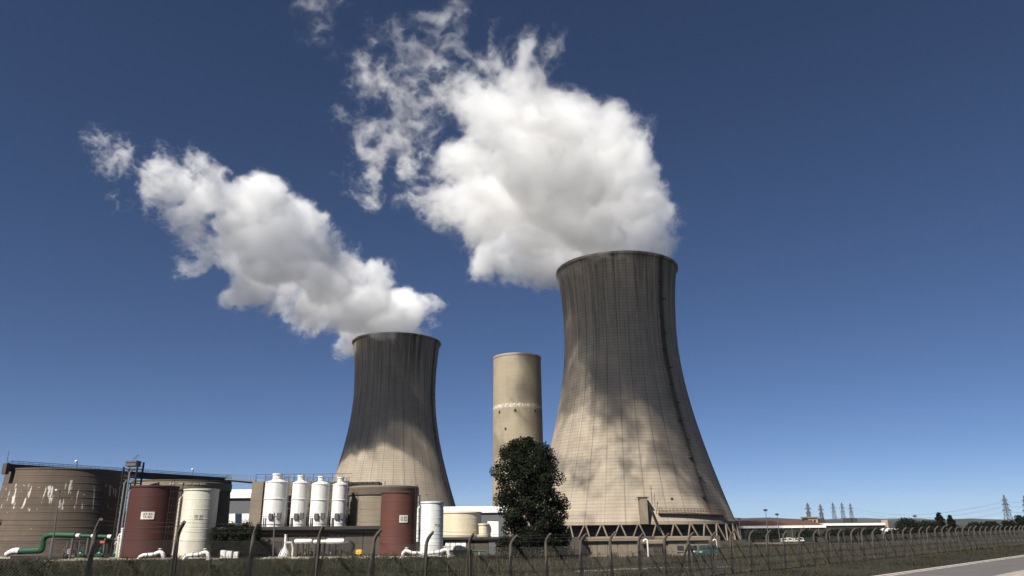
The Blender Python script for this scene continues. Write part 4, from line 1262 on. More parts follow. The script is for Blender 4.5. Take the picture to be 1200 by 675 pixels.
# chain link, one panel per bay (diagonal wires)
net = MB()
Wb, Hb, sp = 3.0, 2.3, 0.11
k = -Hb
while k < Wb:
    for s in (1, -1):
        x0, x1 = max(k, 0), min(k + Hb, Wb)
        z0, z1 = x0 - k, x1 - k
        if s < 0:
            z0, z1 = Hb - z0, Hb - z1
        r_ = 0.004
        d = r_
        net.add([(x0, -d, z0), (x1, -d, z1), (x0, d, z0 + d), (x1, d, z1 + d), (x0, d, z0 - d), (x1, d, z1 - d)], [(0, 1, 3, 2), (2, 3, 5, 4), (4, 5, 1, 0)])
    k += sp
net_src = None
for a, b in zip(base, base[1:]):
    if net_src is None:
        net_src = net.build('chain_link', wire_m2, fence)
        o = net_src
    else:
        o = inst(net_src, fence)
    p = a + FN * 0.095
    dd = b - a
    o.location = (p.x, p.y, a.z + 0.1)
    o.rotation_euler = (0, -math.atan2(dd.z, math.hypot(dd.x, dd.y)), math.atan2(dd.y, dd.x))

# inner fence in the yard on the right: straight slim posts
f2 = thing('inner_fence', 'lower straight-posted wire fence inside the yard, behind the perimeter fence at right', 'fence', (0, 0, 0))
p2 = MB().tube([(0, 0, -0.2), (0, 0, 2.0), (0.05, 0, 2.15), (0.2, 0, 2.3)], 0.06, 6).build('post', M['post'], f2)
b2 = []
for k in range(38):
    q = Vector((27 + 3.4 * k * 0.86, 106 + 3.4 * k * 0.51, 0))
    q.z = terrain(q.x, q.y)
    b2.append(q)
    o = p2 if k == 0 else inst(p2, f2)
    o.location = q
    o.rotation_euler = (0, 0, arm_rot)
m = MB()
for h in (0.4, 0.9, 1.4, 1.9):
    for a, b in zip(b2, b2[1:]):
        m.bar(a + Vector((0, 0, h)), b + Vector((0, 0, h)), 0.012)
m.build('strand', wire_m2, f2)


# ------------------------------------------------------------------ trees
def quads_mesh(name, c, u, v, mat):
    """leaf quads: centres c, half axes u, v (n,3)"""
    n = len(c)
    P4 = np.stack([c - u * 0.5, c + v * 0.55, c + u * 0.5 + v * 0.1, c - v * 0.55], 1).reshape(-1, 3).astype(np.float32)
    me = bpy.data.meshes.new(name)
    me.vertices.add(4 * n)
    me.vertices.foreach_set('co', P4.ravel())
    me.loops.add(4 * n)
    me.loops.foreach_set('vertex_index', np.arange(4 * n, dtype=np.int32))
    me.polygons.add(n)
    me.polygons.foreach_set('loop_start', np.arange(0, 4 * n, 4, dtype=np.int32))
    me.materials.append(mat)
    me.update()
    me.validate()
    return me


def rand_dirs(n, r):
    a = r.normal(size=(n, 3))
    return a / np.linalg.norm(a, axis=1, keepdims=True)


def tree(name, label, loc, H_, W_, prof, n_leaf, leaf, mat, seed, clumps=60, group=None, trunk_r=0.3, clump_r=0.16, bare=0.08, skew=(0.0, 0.0)):
    """prof(t) -> crown half width (0..1) at height fraction t; leaves gather in clumps on the ends of limbs"""
    r = np.random.default_rng(seed)
    t = thing(name, label, 'tree', loc, 0, group)
    tm = MB()
    k = 7
    wob = [(r.normal() * 0.02 * H_ * i / k, r.normal() * 0.02 * H_ * i / k) for i in range(k + 1)]
    tp = [(wob[i][0], wob[i][1], H_ * 0.93 * i / k) for i in range(k + 1)]
    tm.tube([(0, 0, -0.3)] + tp[1:], [trunk_r * 1.35] + [trunk_r * (1 - 0.9 * i / k) for i in range(1, k + 1)], 8)
    cs, cr = [], []
    for i in range(clumps):
        f = bare + (1 - bare) * (i + r.uniform(0.1, 0.9)) / clumps
        a = i * 2.39996 + r.uniform(-0.5, 0.5)
        half = prof(f) * W_ / 2
        rad = half * math.sqrt(r.uniform(0.12, 1.0)) * r.uniform(0.78, 0.98)
        z = f * H_ * 0.97
        c = np.array([rad * math.cos(a) + skew[0] * (0.45 - f) * 1.6, rad * math.sin(a), z])
        s = W_ * clump_r * r.uniform(0.65, 1.3) * (0.55 + 0.45 * min(1, half / (W_ * 0.3)))
        cs.append(c)
        cr.append(s)
        if rad > 0.12 * W_:
            zt = max(0.04 * H_, z - rad * r.uniform(0.4, 0.9))
            j = min(k, int(zt / (H_ * 0.93) * k))
            tm.tube([(tp[j][0], tp[j][1], zt), (c[0] * 0.5, c[1] * 0.5, (zt + z) / 2 + 0.03 * H_), tuple(c)], [trunk_r * 0.3, trunk_r * 0.2, trunk_r * 0.06], 5)
    tm.build('trunk', M['bark'], t)
    cs = np.array(cs)
    cr = np.array(cr)
    wgt = cr ** 2
    ids = r.choice(clumps, n_leaf, p=wgt / wgt.sum())
    d = rand_dirs(n_leaf, r)
    rr_ = r.uniform(0, 1, n_leaf) ** 0.4
    c = cs[ids] + d * (cr[ids] * rr_)[:, None] * np.array([1.1, 1.1, 0.78])
    out = d * 0.6 + rand_dirs(n_leaf, r)
    u = np.cross(out, rand_dirs(n_leaf, r))
    u /= np.linalg.norm(u, axis=1, keepdims=True) + 1e-6
    v = np.cross(out, u)
    v /= np.linalg.norm(v, axis=1, keepdims=True) + 1e-6
    sz = leaf * r.uniform(0.6, 1.4, n_leaf)[:, None]
    o = bpy.data.objects.new('crown', quads_mesh('crown', c, u * sz, v * sz * 1.3, mat))
    col.objects.link(o)
    o.parent = t
    return t


def prof_main(f):
    return float(np.interp(f, (0, 0.1, 0.25, 0.45, 0.56, 0.66, 0.72, 0.8, 0.88, 0.95, 1.0), (0.82, 0.9, 0.86, 0.86, 0.80, 0.92, 0.84, 0.66, 0.60, 0.40, 0.16)))


Yt = 91.0
tb = pix(624, 652, Yt)
tree('evergreen_tree', 'large dark evergreen tree standing before the plain concrete tower', (tb.x, Yt, terrain(tb.x, Yt)), zpx(622, 511, Yt), pix(674, 600, Yt).x - pix(574, 600, Yt).x, prof_main, 52000, 0.15, M['leaf_dark'], 21, 150, None, 0.34, 0.098, 0.05, (0.9, 0.0))
prof_round = lambda f: math.sqrt(max(0.02, 1 - ((f - 0.5) / 0.52) ** 2))
prof_pop = lambda f: min(1, 0.35 + 2.2 * f) * (1 if f < 0.5 else max(0.05, 1 - ((f - 0.5) / 0.52) ** 1.6))
far_trees = (
    (1065, 609, 30, 262, 'r', 'round dark tree right of the long hall, beyond the fence'), (1089, 612, 26, 275, 'r', 'round dark tree just left of the two poplars'),
    (1103, 600, 11, 285, 'p', 'taller of the two dark poplars, on the left'), (1116, 603, 10, 285, 'p', 'shorter of the two dark poplars, on the right'),
    (1128, 621, 24, 250, 'r', 'low dark bush directly right of the poplars'), (1146, 614, 24, 290, 'r', 'dark tree between poplars and big pylon, left one'), (1163, 612, 22, 300, 'r', 'dark tree left of the foot of the big pylon'),
    (1183, 611, 22, 290, 'r', 'dark tree right of the foot of the big pylon'), (1200, 604, 20, 280, 'r', 'tallest dark tree at the right edge of the picture'), (1047, 622, 22, 255, 'r', 'low dark bush at the right end of the long hall'),
    (1020, 620, 26, 240, 'r', 'dark tree before the right end of the long hall'), (998, 621, 24, 236, 'r', 'dark tree before the middle of the long hall'), (976, 622, 24, 232, 'r', 'dark tree right of the white vans'),
    (1, 593, 16, 160, 'r', 'dark tree peeping out at the left edge behind the brown tank'),
    (905, 622, 26, 262, 'r', 'dark tree left of the white vans under the white roof edge'), (944, 623, 24, 258, 'r', 'dark tree right above the white vans'), (885, 624, 20, 255, 'r', 'dark tree beside the legs of the big tower'))
for i, (x_, yt, wp, Y, kd, lab) in enumerate(far_trees):
    b = pix(x_, 620, Y)
    z0 = terrain(b.x, Y)
    H_ = zpx(x_, yt, Y) - z0
    W_ = wp * Y / FPX
    tree('poplar_tree' if kd == 'p' else 'broadleaf_tree', lab, (b.x, Y, z0), H_, W_, prof_pop if kd == 'p' else prof_round, 3800, 0.36 * Y / 270, M['leaf_far'], 300 + i, 36, 'trees beyond the fence', 0.2, 0.19, 0.02)
# ivy mass and shrubs against the long building
for i, (x_, yt, wp, Y, lab) in enumerate(((259, 620, 26, 102.2, 'dark ivy shrub against the wall beside the cream-white tank'), (279, 613, 36, 103, 'tall dark ivy shrub climbing over the left end of the long building'), (297, 617, 22, 102.5, 'dark ivy shrub left of the thin lamp post'),
                                          (647, 632, 24, 88, 'low dark shrub at the right foot of the evergreen tree'), (604, 634, 18, 88, 'low dark shrub at the left foot of the evergreen tree'))):
    b = pix(x_, 640, Y)
    z0 = terrain(b.x, Y)
    tree('shrub', lab, (b.x, Y, z0), zpx(x_, yt, Y) - z0, wp * Y / FPX, lambda f: 0.95 - 0.35 * f, 5200, 0.14, M['leaf_dark'], 500 + i, 40, 'shrubs against the buildings', 0.07, 0.2, 0.0)

# ------------------------------------------------------------------ pale track behind the fence
def on_ground(x, y):
    d = c_f + c_r * ((x - 600) / FPX) + c_u * ((337.5 - y) / FPX)
    return Vector((0, 0, CAM_H)) + d * (-CAM_H / d.z)


ta_, tb_ = on_ground(672, 670), on_ground(862, 664)
m = MB()
for k in range(41):
    q = ta_.lerp(tb_, k / 40)
    wv_ = 0.25 * math.sin(k * 0.7)
    for s in (-0.75, 0.75):
        m.v.append((q.x, q.y + s + wv_, terrain(q.x, q.y + s + wv_) + 0.03))
m.f = [(2 * k, 2 * k + 2, 2 * k + 3, 2 * k + 1) for k in range(40)]
struct(m.build('path', M['tan_conc']))

# ------------------------------------------------------------------ undergrowth and grass
def fence_side(x, y):
    """distance from the fence line, + towards the road"""
    return (x - F0.x) * FN.x + (y - F0.y) * FN.y


N = 330000
gx_ = rng.uniform(-78, 120, N)
gy_ = rng.uniform(36, 150, N) ** 1.0
s_ = fence_side(gx_, gy_)
patch = perlin(np.stack([gx_ / 5.0, gy_ / 5.0, gx_ * 0 + 0.5], 1), 5) + 0.6 * perlin(np.stack([gx_ / 1.7, gy_ / 1.7, gx_ * 0 + 2.5], 1), 6)
ok = (s_ < 9.9) & (np.abs(gx_ - 0.02 * gy_) < 0.76 * gy_) & ((gy_ < 97.0) | (gx_ > 24)) & (rng.uniform(0, 1, N) < 0.55 + 0.6 * patch) & ~((gx_ > ta_.x) & (gx_ < tb_.x) & (np.abs(gy_ - (ta_.y + (tb_.y - ta_.y) * (gx_ - ta_.x) / (tb_.x - ta_.x))) < 0.35))
gx_, gy_, s_, patch = gx_[ok], gy_[ok], s_[ok], patch[ok]
n = len(gx_)
gz_ = np.array([terrain(a, b) for a, b in zip(gx_, gy_)])
hgt = rng.uniform(0.12, 0.42, n) * (1 + 0.8 * np.clip(patch, -0.6, 1)) * np.where(s_ > 0.5, 0.55, 1.15)
ang = rng.uniform(0, PI, n)
wd_ = 0.018 + 0.018 * rng.uniform(0, 1, n)
lean = rng.normal(size=(n, 2)) * 0.22 * hgt[:, None]
a_ = np.stack([gx_ - np.cos(ang) * wd_, gy_ - np.sin(ang) * wd_, gz_ - 0.03], 1)
b_ = np.stack([gx_ + np.cos(ang) * wd_, gy_ + np.sin(ang) * wd_, gz_ - 0.03], 1)
c_ = np.stack([gx_ + lean[:, 0], gy_ + lean[:, 1], gz_ + hgt], 1)
V3 = np.stack([a_, b_, c_], 1).reshape(-1, 3).astype(np.float32)
me = bpy.data.meshes.new('grass')
me.vertices.add(3 * n)
me.vertices.foreach_set('co', V3.ravel())
me.loops.add(3 * n)
me.loops.foreach_set('vertex_index', np.arange(3 * n, dtype=np.int32))
me.polygons.add(n)
me.polygons.foreach_set('loop_start', np.arange(0, 3 * n, 3, dtype=np.int32))
me.materials.append(M['grass'])
me.update()
me.validate()
o = bpy.data.objects.new('grass', me)
col.objects.link(o)
o['kind'] = 'stuff'
tag(o, 'rough dark green and straw coloured grass on both sides of the fence', 'grass')
# tall dry stalks standing out of the weeds, too many to count
st_m = MB()
for k in range(1500):
    x_ = rng.uniform(-60, 70)
    y_ = rng.uniform(44, 110)
    if fence_side(x_, y_) > 6 or abs(x_) > 0.76 * y_ or (y_ > 95 and x_ < 24):
        continue
    z_ = terrain(x_, y_)
    h_ = rng.uniform(0.5, 1.25) * (1.0 if fence_side(x_, y_) < 0 else 0.6)
    l_ = rng.normal(size=2) * 0.15 * h_
    st_m.tube([(x_, y_, z_), (x_ + l_[0] * 0.4, y_ + l_[1] * 0.4, z_ + h_ * 0.6), (x_ + l_[0], y_ + l_[1], z_ + h_)], [0.012, 0.010, 0.022], 3, False)
o = st_m.build('dry_stalks', painted('dry_stalk', (0.09, 0.07, 0.036), 0.9, (0.05, 0.045, 0.02), 0.6, 0.3))
o['kind'] = 'stuff'
tag(o, 'thin tall dry stalks standing out of the grass', 'stalks')
# leafy weeds: low clumps thicker towards the tanks
cl = []
for i in range(2600):
    x_ = rng.uniform(-70, 46)
    y_ = rng.uniform(44, 95)
    if fence_side(x_, y_) > -1.2 or abs(x_) > 0.76 * y_:
        continue
    v = float(perlin(np.array([[x_ / 7.0, y_ / 7.0, 0.3]]), 9)[0])
    if v + rng.uniform(-0.4, 0.4) < (-0.05 if -42 < x_ < 0 else 0.28):
        continue
    cl.append((x_, y_, terrain(x_, y_), rng.uniform(0.25, 0.62) * (1.25 if -40 < x_ < -4 else 0.8)))
cl = np.array(cl)
per = 60
n = len(cl) * per
ids = np.repeat(np.arange(len(cl)), per)
d = rand_dirs(n, rng)
d[:, 2] = np.abs(d[:, 2])
c = cl[ids, :3] + d * (cl[ids, 3] * rng.uniform(0.2, 1.15, n) ** 0.7)[:, None] * np.array([0.9, 0.9, 1.5])
u = rand_dirs(n, rng)
v = np.cross(u, rand_dirs(n, rng))
v /= np.linalg.norm(v, axis=1, keepdims=True) + 1e-6
sz = rng.uniform(0.05, 0.12, n)[:, None]
o = bpy.data.objects.new('weeds', quads_mesh('weeds', c, u * sz, v * sz * 1.5, M['weed']))
col.objects.link(o)
o['kind'] = 'stuff'
tag(o, 'dense leafy green weeds in front of the tanks behind the fence', 'weeds')

# ------------------------------------------------------------------ far buildings, masts, pylons on the right
t, hx_, hh = hall('long_hall', 'long low hall with white roof edge at the right, beyond the vans', 966, 1038, 613, 345, 60, M['hall_wall'], M['white'], 1.0, ym=615)
for k, x_ in enumerate((-0.75, 0.1, 0.35)):
    MB().bbox(-1.0, 1.0, 10, 13, hh, hh + 2.2, 0.1).build('roof_unit', M['hall_wall'], t, loc=(x_ * hx_, 0, 0))
MB().bbox(-0.6, 0.6, -0.8, 3, 0, hh + 1.2, 0.1).build('end_wall', M['far_brick'], t, loc=(hx_ + 0.2, 0, 0))
t, hx_, hh = hall('red_roofed_hall', 'low hall with red-brown roof and white eaves right of the big tower', 872, 966, 616, 318, 26, M['hall_wall'], M['white'], 0.9, ym=616)
MB().add([(-hx_, 0.5, hh), (hx_, 0.5, hh), (hx_ * 0.98, 14, hh + 2.2), (-hx_ * 0.98, 14, hh + 2.2), (hx_, 27, hh), (-hx_, 27, hh)], [(0, 1, 2, 3), (3, 2, 4, 5), (0, 3, 5), (1, 4, 2)]).build('pitched_roof', M['brick'], t)
for k in range(9):
    MB().bbox(-0.16, 0.16, -0.4, 0.1, 0, hh - 1.0, 0.04).build('column', M['steel'], t, loc=(-hx_ + 2 * hx_ * (k + 0.3) / 9, 0, 0))
t, hx_, hh = hall('pale_canopy', 'short white-edged canopy touching the right edge of the big tower', 858, 900, 612.5, 345, 14, M['hall_wall'], M['white'], 0.9, ym=616)
t, hx_, hh = hall('brick_block', 'small pale brick block on the skyline below the two nearest pylons', 947.5, 959, 605.5, 420, 9, M['far_brick'], M['tan_conc'], 0.7, ym=612)
for x_ in (-0.45, 0.3):
    MB().bbox(-0.55, 0.55, -0.1, 0.1, hh - 3.0, hh - 1.6, 0.03).build('window', M['glass'], t, loc=(x_ * hx_, 0, 0))
for k in range(4):
    Y = 222 + k * 1.1
    b = pix(919.5 + 6.6 * k, 637, Y)
    car('white_van', 'white van, %s of the parked row right of the big tower' % ('leftmost', 'second from the left', 'second from the right', 'rightmost')[k], (b.x, Y, terrain(60, 222) + 0.065), R(-95 + 6 * (k % 3)), M['white'], 2.6 if k % 2 else 3.2, 1.2, 1.3 + 0.12 * (k % 2), True, 'white vans in a row')
vb = MB().bbox(pix(898, 640, 220).x, pix(948, 640, 220).x, 212, 232, -3.4, terrain(60, 222) + 0.06, 0.03).build('parking_slab', M['tan_conc'])
struct(vb)
wb = thing('white_tent', 'white tent-like shed at the left foot of the round tree, far right', 'shed', (pix(1052, 622, 300).x, 300, terrain(80, 300)))
w_ = 7 * 300 / FPX
hz = zpx(1052, 619, 300) - terrain(80, 300)
MB().add([(-w_, 0, 0), (w_, 0, 0), (w_, 0, hz * 0.75), (0, 0, hz), (-w_, 0, hz * 0.75), (-w_, 12, 0), (w_, 12, 0), (w_, 12, hz * 0.75), (0, 12, hz), (-w_, 12, hz * 0.75)],
         [(0, 1, 2, 3, 4), (9, 8, 7, 6, 5), (4, 3, 8, 9), (3, 2, 7, 8), (0, 4, 9, 5), (1, 6, 7, 2)]).build('cover', M['white'], wb)
MB().bbox(-w_ * 0.3, w_ * 0.3, -0.05, 0.1, 0, hz * 0.6, 0.02).build('door', M['slate'], wb)


def mast(label, x_, yt, Y, hw_=1.0):
    b = pix(x_, yt, Y)
    z0 = terrain(b.x, Y)
    t = thing('light_mast', label, 'light mast', (b.x, Y, z0), 0, 'tall light masts')
    MB().tube([(0, 0, -0.2), (0, 0, b.z - z0)], [0.14, 0.08], 8).build('pole', M['steel'], t)
    MB().bbox(-hw_, hw_, -0.25, 0.25, b.z - z0 - 0.25, b.z - z0 + 0.35, 0.06).build('head', M['dark'], t)


mast('tall light mast, the higher of two over the red-brown roof', 897, 598, 240, 0.55)
mast('light mast, the lower of two over the red-brown roof', 910.5, 603, 250, 0.5)
mast('small light mast just right of the big tower rim of legs', 866, 608, 300, 0.5)
mast('low light mast left of the two nearest pylons', 941, 609.5, 300, 0.45)
mast('light mast above the round tree at the far right', 1072, 605, 290, 0.6)


def pylon_parts(H_, t, w_, arms):
    def hw(f):
        return 0.11 * H_ * (1 - f) ** 1.4 + 0.012 * H_
    m = MB()
    n = 9
    lv = [1 - (1 - k / n) ** 1.25 for k in range(n + 1)]
    for a, b in zip(lv, lv[1:]):
        A, B = hw(a), hw(b)
        za, zb_ = a * H_, b * H_
        for sx, sy in ((1, 1), (1, -1), (-1, -1), (-1, 1)):
            m.bar((sx * A, sy * A, za), (sx * B, sy * B, zb_), w_ * 1.3)
        for s in (1, -1):
            m.bar((-A, s * A, za), (B, s * B, zb_), w_ * 0.8).bar((A, s * A, za), (-B, s * B, zb_), w_ * 0.8)
            m.bar((s * A, -A, za), (s * B, B, zb_), w_ * 0.8)
            m.bar((-B, s * B, zb_), (B, s * B, zb_), w_ * 0.8)
    m.build('lattice', M['pylon'], t)
    tips = []
    for f, L in arms:
        z = f * H_
        A = hw(f)
        am = MB()
        for s in (-1, 1):
            tip = (s * L * H_, 0, z)
            for sy in (-1, 1):
                am.bar((s * A, sy * A, z), tip, w_).bar((s * A, sy * A, z + 0.045 * H_), tip, w_)
            am.bar(tip, (tip[0], 0, z - 0.05 * H_), w_ * 0.8)
            tips.append((tip[0], z - 0.05 * H_))
        am.build('crossarm', M['pylon'], t)
    return tips


M['pylon'] = painted('pylon_steel', (0.085, 0.09, 0.095), 0.6, (0.07, 0.065, 0.06), 0.4, 0.1)
pyl = ((946, 589.5, 900, 0.42, 'leftmost of the five small lattice pylons'), (961, 591, 930, 0.42, 'second from the left of the five small lattice pylons'), (975.5, 589, 1500, 0.36, 'middle one of the five small lattice pylons'),
       (986, 589, 1520, 0.36, 'second from the right of the five small lattice pylons'), (996, 590, 1540, 0.36, 'rightmost of the five small lattice pylons'), (1176, 580, 800, 0.36, 'biggest lattice pylon above the trees at the right'), (1199.5, 581, 790, 0.36, 'lattice pylon cut by the right edge of the picture'))
tipw = []
for i, (x_, yt, Y, w_, lab) in enumerate(pyl):
    b = pix(x_, yt, Y)
    t = thing('lattice_pylon', lab, 'pylon', (b.x, Y, -0.5), 0.0 if i < 5 else 0.35, 'lattice pylons on the horizon')
    small = i < 5
    tips = pylon_parts(b.z + 0.5, t, w_, ((0.62, 0.10), (0.78, 0.12), (0.9, 0.07)) if small else ((0.52, 0.20), (0.70, 0.16), (0.84, 0.12)))
    rz = 0.0 if i < 5 else 0.35
    tipw.append([Vector((b.x + q * math.cos(rz), Y + q * math.sin(rz), z - 0.5)) for q, z in tips])


def cable(label, a, b, sag, r_):
    m = MB()
    m.tube([a.lerp(b, k / 24) - Vector((0, 0, sag * 4 * (k / 24) * (1 - k / 24))) for k in range(25)], r_, 3, False)
    o = m.build('power_line', M['pylon'])
    return tag(o, label, 'power line', 'overhead power lines')


names = ('lowest left', 'lowest right', 'middle left', 'middle right', 'top left', 'top right')
for j in range(6):
    q = tipw[5][j]
    cable('%s power line running left from the biggest pylon towards the small pylons' % names[j], q, tipw[4][j] + Vector((0, 0, 0)), 14, 0.075)
for j in range(0, 6):
    cable('%s power line between the biggest pylon and the one at the edge' % names[j], tipw[5][j], tipw[6][j], 0.6, 0.06)

# ------------------------------------------------------------------ air: faint even haze over the whole scene
HAZE = 0.000022
if HAZE > 0:
    hm = bpy.data.materials.new('air_haze')
    hm.use_nodes = True
    nt = hm.node_tree
    nt.nodes.clear()
    ho = nt.nodes.new('ShaderNodeOutputMaterial')
    hv = nt.nodes.new('ShaderNodeVolumePrincipled')
    hv.inputs['Color'].default_value = (0.95, 0.95, 0.95, 1)
    hv.inputs['Density'].default_value = HAZE
    nt.links.new(hv.outputs[0], ho.inputs['Volume'])
    hm.cycles.homogeneous_volume = True
    hz_ = MB().box(-9400, 9400, -3200, 9400, -6, 330).build('haze', hm)
    hz_['kind'] = 'stuff'
    tag(hz_, 'faint pale haze in the air over the whole plain', 'haze')
# ------------------------------------------------------------------ steam: real scattering volumes inside closed shells
def tri(grid, q):
    n = np.array(grid.shape)
    q = np.clip(q, 0, n - 1.001)
    i = q.astype(np.int32)
    f = (q - i).astype(np.float32)
    flat = grid.ravel()
    sy, sx = n[2], n[1] * n[2]
    base = i[:, 0] * sx + i[:, 1] * sy + i[:, 2]
    out = 0
    for dx in (0, 1):
        for dy in (0, 1):
            for dz in (0, 1):
                wgt = (f[:, 0] if dx else 1 - f[:, 0]) * (f[:, 1] if dy else 1 - f[:, 1]) * (f[:, 2] if dz else 1 - f[:, 2])
                out = out + wgt * flat[base + dx * sx + dy * sy + dz]
    return out


def steam_mesh(F, lo, vox, iso, name):
    import openvdb
    g = openvdb.FloatGrid(1.0)
    g.copyFromArray(np.ascontiguousarray(np.maximum(-F + iso, -3.0).astype(np.float32)))
    pts, quads = g.convertToQuads(0.0)
    pts = np.asarray(pts, np.float32) * vox + lo
    quads = np.asarray(quads, np.int32)
    a, b, c = pts[quads[:, 0]], pts[quads[:, 1]], pts[quads[:, 2]]
    d = pts[quads[:, 3]]
    ce = pts.mean(0)
    vol = (np.einsum('ij,ij->i', a - ce, np.cross(b - ce, c - ce)) + np.einsum('ij,ij->i', a - ce, np.cross(c - ce, d - ce))).sum()
    if vol < 0:
        quads = quads[:, ::-1]
    me = bpy.data.meshes.new(name)
    me.vertices.add(len(pts))
    me.vertices.foreach_set('co', pts.ravel())
    me.loops.add(quads.size)
    me.loops.foreach_set('vertex_index', np.ascontiguousarray(quads).ravel())
    me.polygons.add(len(quads))
    me.polygons.foreach_set('loop_start', np.arange(0, quads.size, 4, dtype=np.int32))
    me.update()
    me.validate()
    return me


def steam_material(name, dens, aniso=0.0):
    m = bpy.data.materials.new(name)
    m.use_nodes = True
    nt = m.node_tree
    nt.nodes.clear()
    o = nt.nodes.new('ShaderNodeOutputMaterial')
    v = nt.nodes.new('ShaderNodeVolumeScatter')
    v.inputs['Color'].default_value = (1.0, 1.0, 1.0, 1)
    v.inputs['Density'].default_value = dens
    v.inputs['Anisotropy'].default_value = aniso
    nt.links.new(v.outputs[0], o.inputs['Volume'])
    m.cycles.homogeneous_volume = True
    return m


STEAM = [steam_material('steam_veil', 0.011), steam_material('thin_steam', 0.055), steam_material('dense_steam', 0.032), steam_material('core_steam', 0.012)]


def plume_field(puffs, vox, seed, amp=6.5, warp=12.0, octaves=4):
    """puffs: (point, radius m, softness 0..1).  Outer shell is thin steam, two nested shells thicken it."""
    P = np.array([tuple(q[0]) for q in puffs], np.float32)
    rad = np.array([q[1] for q in puffs], np.float32)
    soft = np.array([q[2] for q in puffs], np.float32)
    lo = (P - rad[:, None]).min(0) - 14
    hi = (P + rad[:, None]).max(0) + 14
    cv = vox * 2.5
    cn = np.ceil((hi - lo) / cv).astype(int) + 2
    B = np.full(cn, -30.0, np.float32)
    S = np.zeros(cn, np.float32)
    ax = [lo[k] + np.arange(cn[k]) * cv for k in range(3)]
    for c, r, s in zip(P, rad, soft):
        sl, gr = [], []
        for k in range(3):
            i0 = max(0, int((c[k] - r - 16 - lo[k]) / cv))
            i1 = min(cn[k], int((c[k] + r + 16 - lo[k]) / cv) + 2)
            sl.append(slice(i0, i1))
            gr.append(ax[k][i0:i1] - c[k])
        d = np.sqrt(gr[0][:, None, None] ** 2 + gr[1][None, :, None] ** 2 + gr[2][None, None, :] ** 2)
        v = r - d
        sub = B[tuple(sl)]
        ss = S[tuple(sl)]
        up = v > sub
        sub[up] = v[up]
        ss[up] = s
    # slow swirls that bend the whole plume, worked out on the coarse grid
    ci = np.indices(cn).reshape(3, -1).T.astype(np.float32) * cv
    W = [(perlin(ci / 36.0 + 7.3 * k, seed + k) + 0.55 * perlin(ci / 15.0 + 3.1 * k, seed + 10 + k)) for k in range(3)]
    n0 = perlin(ci / 19.0 + 1.7, seed + 31)
    W = [x.reshape(cn).astype(np.float32) for x in W]
    n0 = n0.reshape(cn).astype(np.float32)
    n = np.ceil((hi - lo) / vox).astype(int) + 1
    F = np.full(int(np.prod(n)), -8.0, np.float32)
    keepB = np.repeat(np.repeat(np.repeat(B > -16, 3, 0), 3, 1), 3, 2)
    xs = [np.minimum((np.arange(n[k]) * vox / cv * 3).astype(int), keepB.shape[k] - 1) for k in range(3)]
    act = np.nonzero(keepB[np.ix_(xs[0], xs[1], xs[2])].ravel())[0]
    del keepB
    p = np.stack([act // (n[1] * n[2]), (act // n[2]) % n[1], act % n[2]], 1).astype(np.float32) * vox
    g = p / cv
    wv = np.stack([tri(x, g) for x in W], 1)
    q = g + wv * (warp / cv)
    fb = tri(B, q)
    fs = tri(S, q)
    keep = fb > -8
    act, p, fb, fs, wv, g = act[keep], p[keep], fb[keep], fs[keep], wv[keep], g[keep]
    val = fb.copy()
    e = np.nonzero(fb < amp * 2.6)[0]
    pe = p[e] + wv[e] * 3.5
    s0 = fs[e]
    s = 0.62 + 0.38 * s0
    nz = tri(n0, g[e])
    det = (2.1 * np.abs(nz) - 0.8) * (1 - s) + (1.1 * nz + 0.9 * (0.45 - 2.0 * np.abs(nz))) * s
    sc_, a = 9.0, 0.62
    for o in range(octaves):
        nz = perlin(pe / sc_ + 11.7 * o, seed + 41 + o)
        bil = (2.2 * np.abs(nz) - 0.75) * (0.9 if o < 1 else 0.75)
        det += a * (bil * (1 - s) + (0.5 * nz + 1.5 * (0.42 - 2.0 * np.abs(nz))) * s)
        sc_ *= 0.48
        a *= 0.78
    val[e] = fb[e] + det * amp * (0.85 + 0.45 * s) - s0 * 1.6 - 0.5
    F[act] = val
    F2 = np.zeros_like(F)
    F2[act] = fs
    F = F.reshape(n)
    F2 = F2.reshape(n)
    F[0] = F[-1] = -8
    F[:, 0] = F[:, -1] = -8
    F[:, :, 0] = F[:, :, -1] = -8
    return F, F2, lo


def plume(field, vox, label):
    F, F2, lo = field
    root = None
    for k, (iso, nm) in enumerate(((-1.6, 'steam_plume'), (0.0, 'thin_steam'), (1.2, 'dense_steam'), (3.2, 'core_steam'))):
        me = steam_mesh(F - F2 * (0, 1.2, 3.0, 3.2)[k], lo, vox, iso, nm)
        me.materials.append(STEAM[k])
        ob = bpy.data.objects.new(nm, me)
        col.objects.link(ob)
        print('STEAM', nm, len(me.polygons))
        if root is None:
            root = ob
            ob['label'] = label
            ob['category'] = 'steam'
            ob['group'] = 'steam plumes of the cooling towers'
        else:
            ob.parent = root
    return root


def near(a, y0, Y0, k, dmax, grow=1.0):
    x, y, r = a[:3]
    return puff(x, y, r * grow, Y0 - dmax * (1 - math.exp(-k * max(0, y0 - y) / dmax)), a[4] if len(a) > 4 else 0)


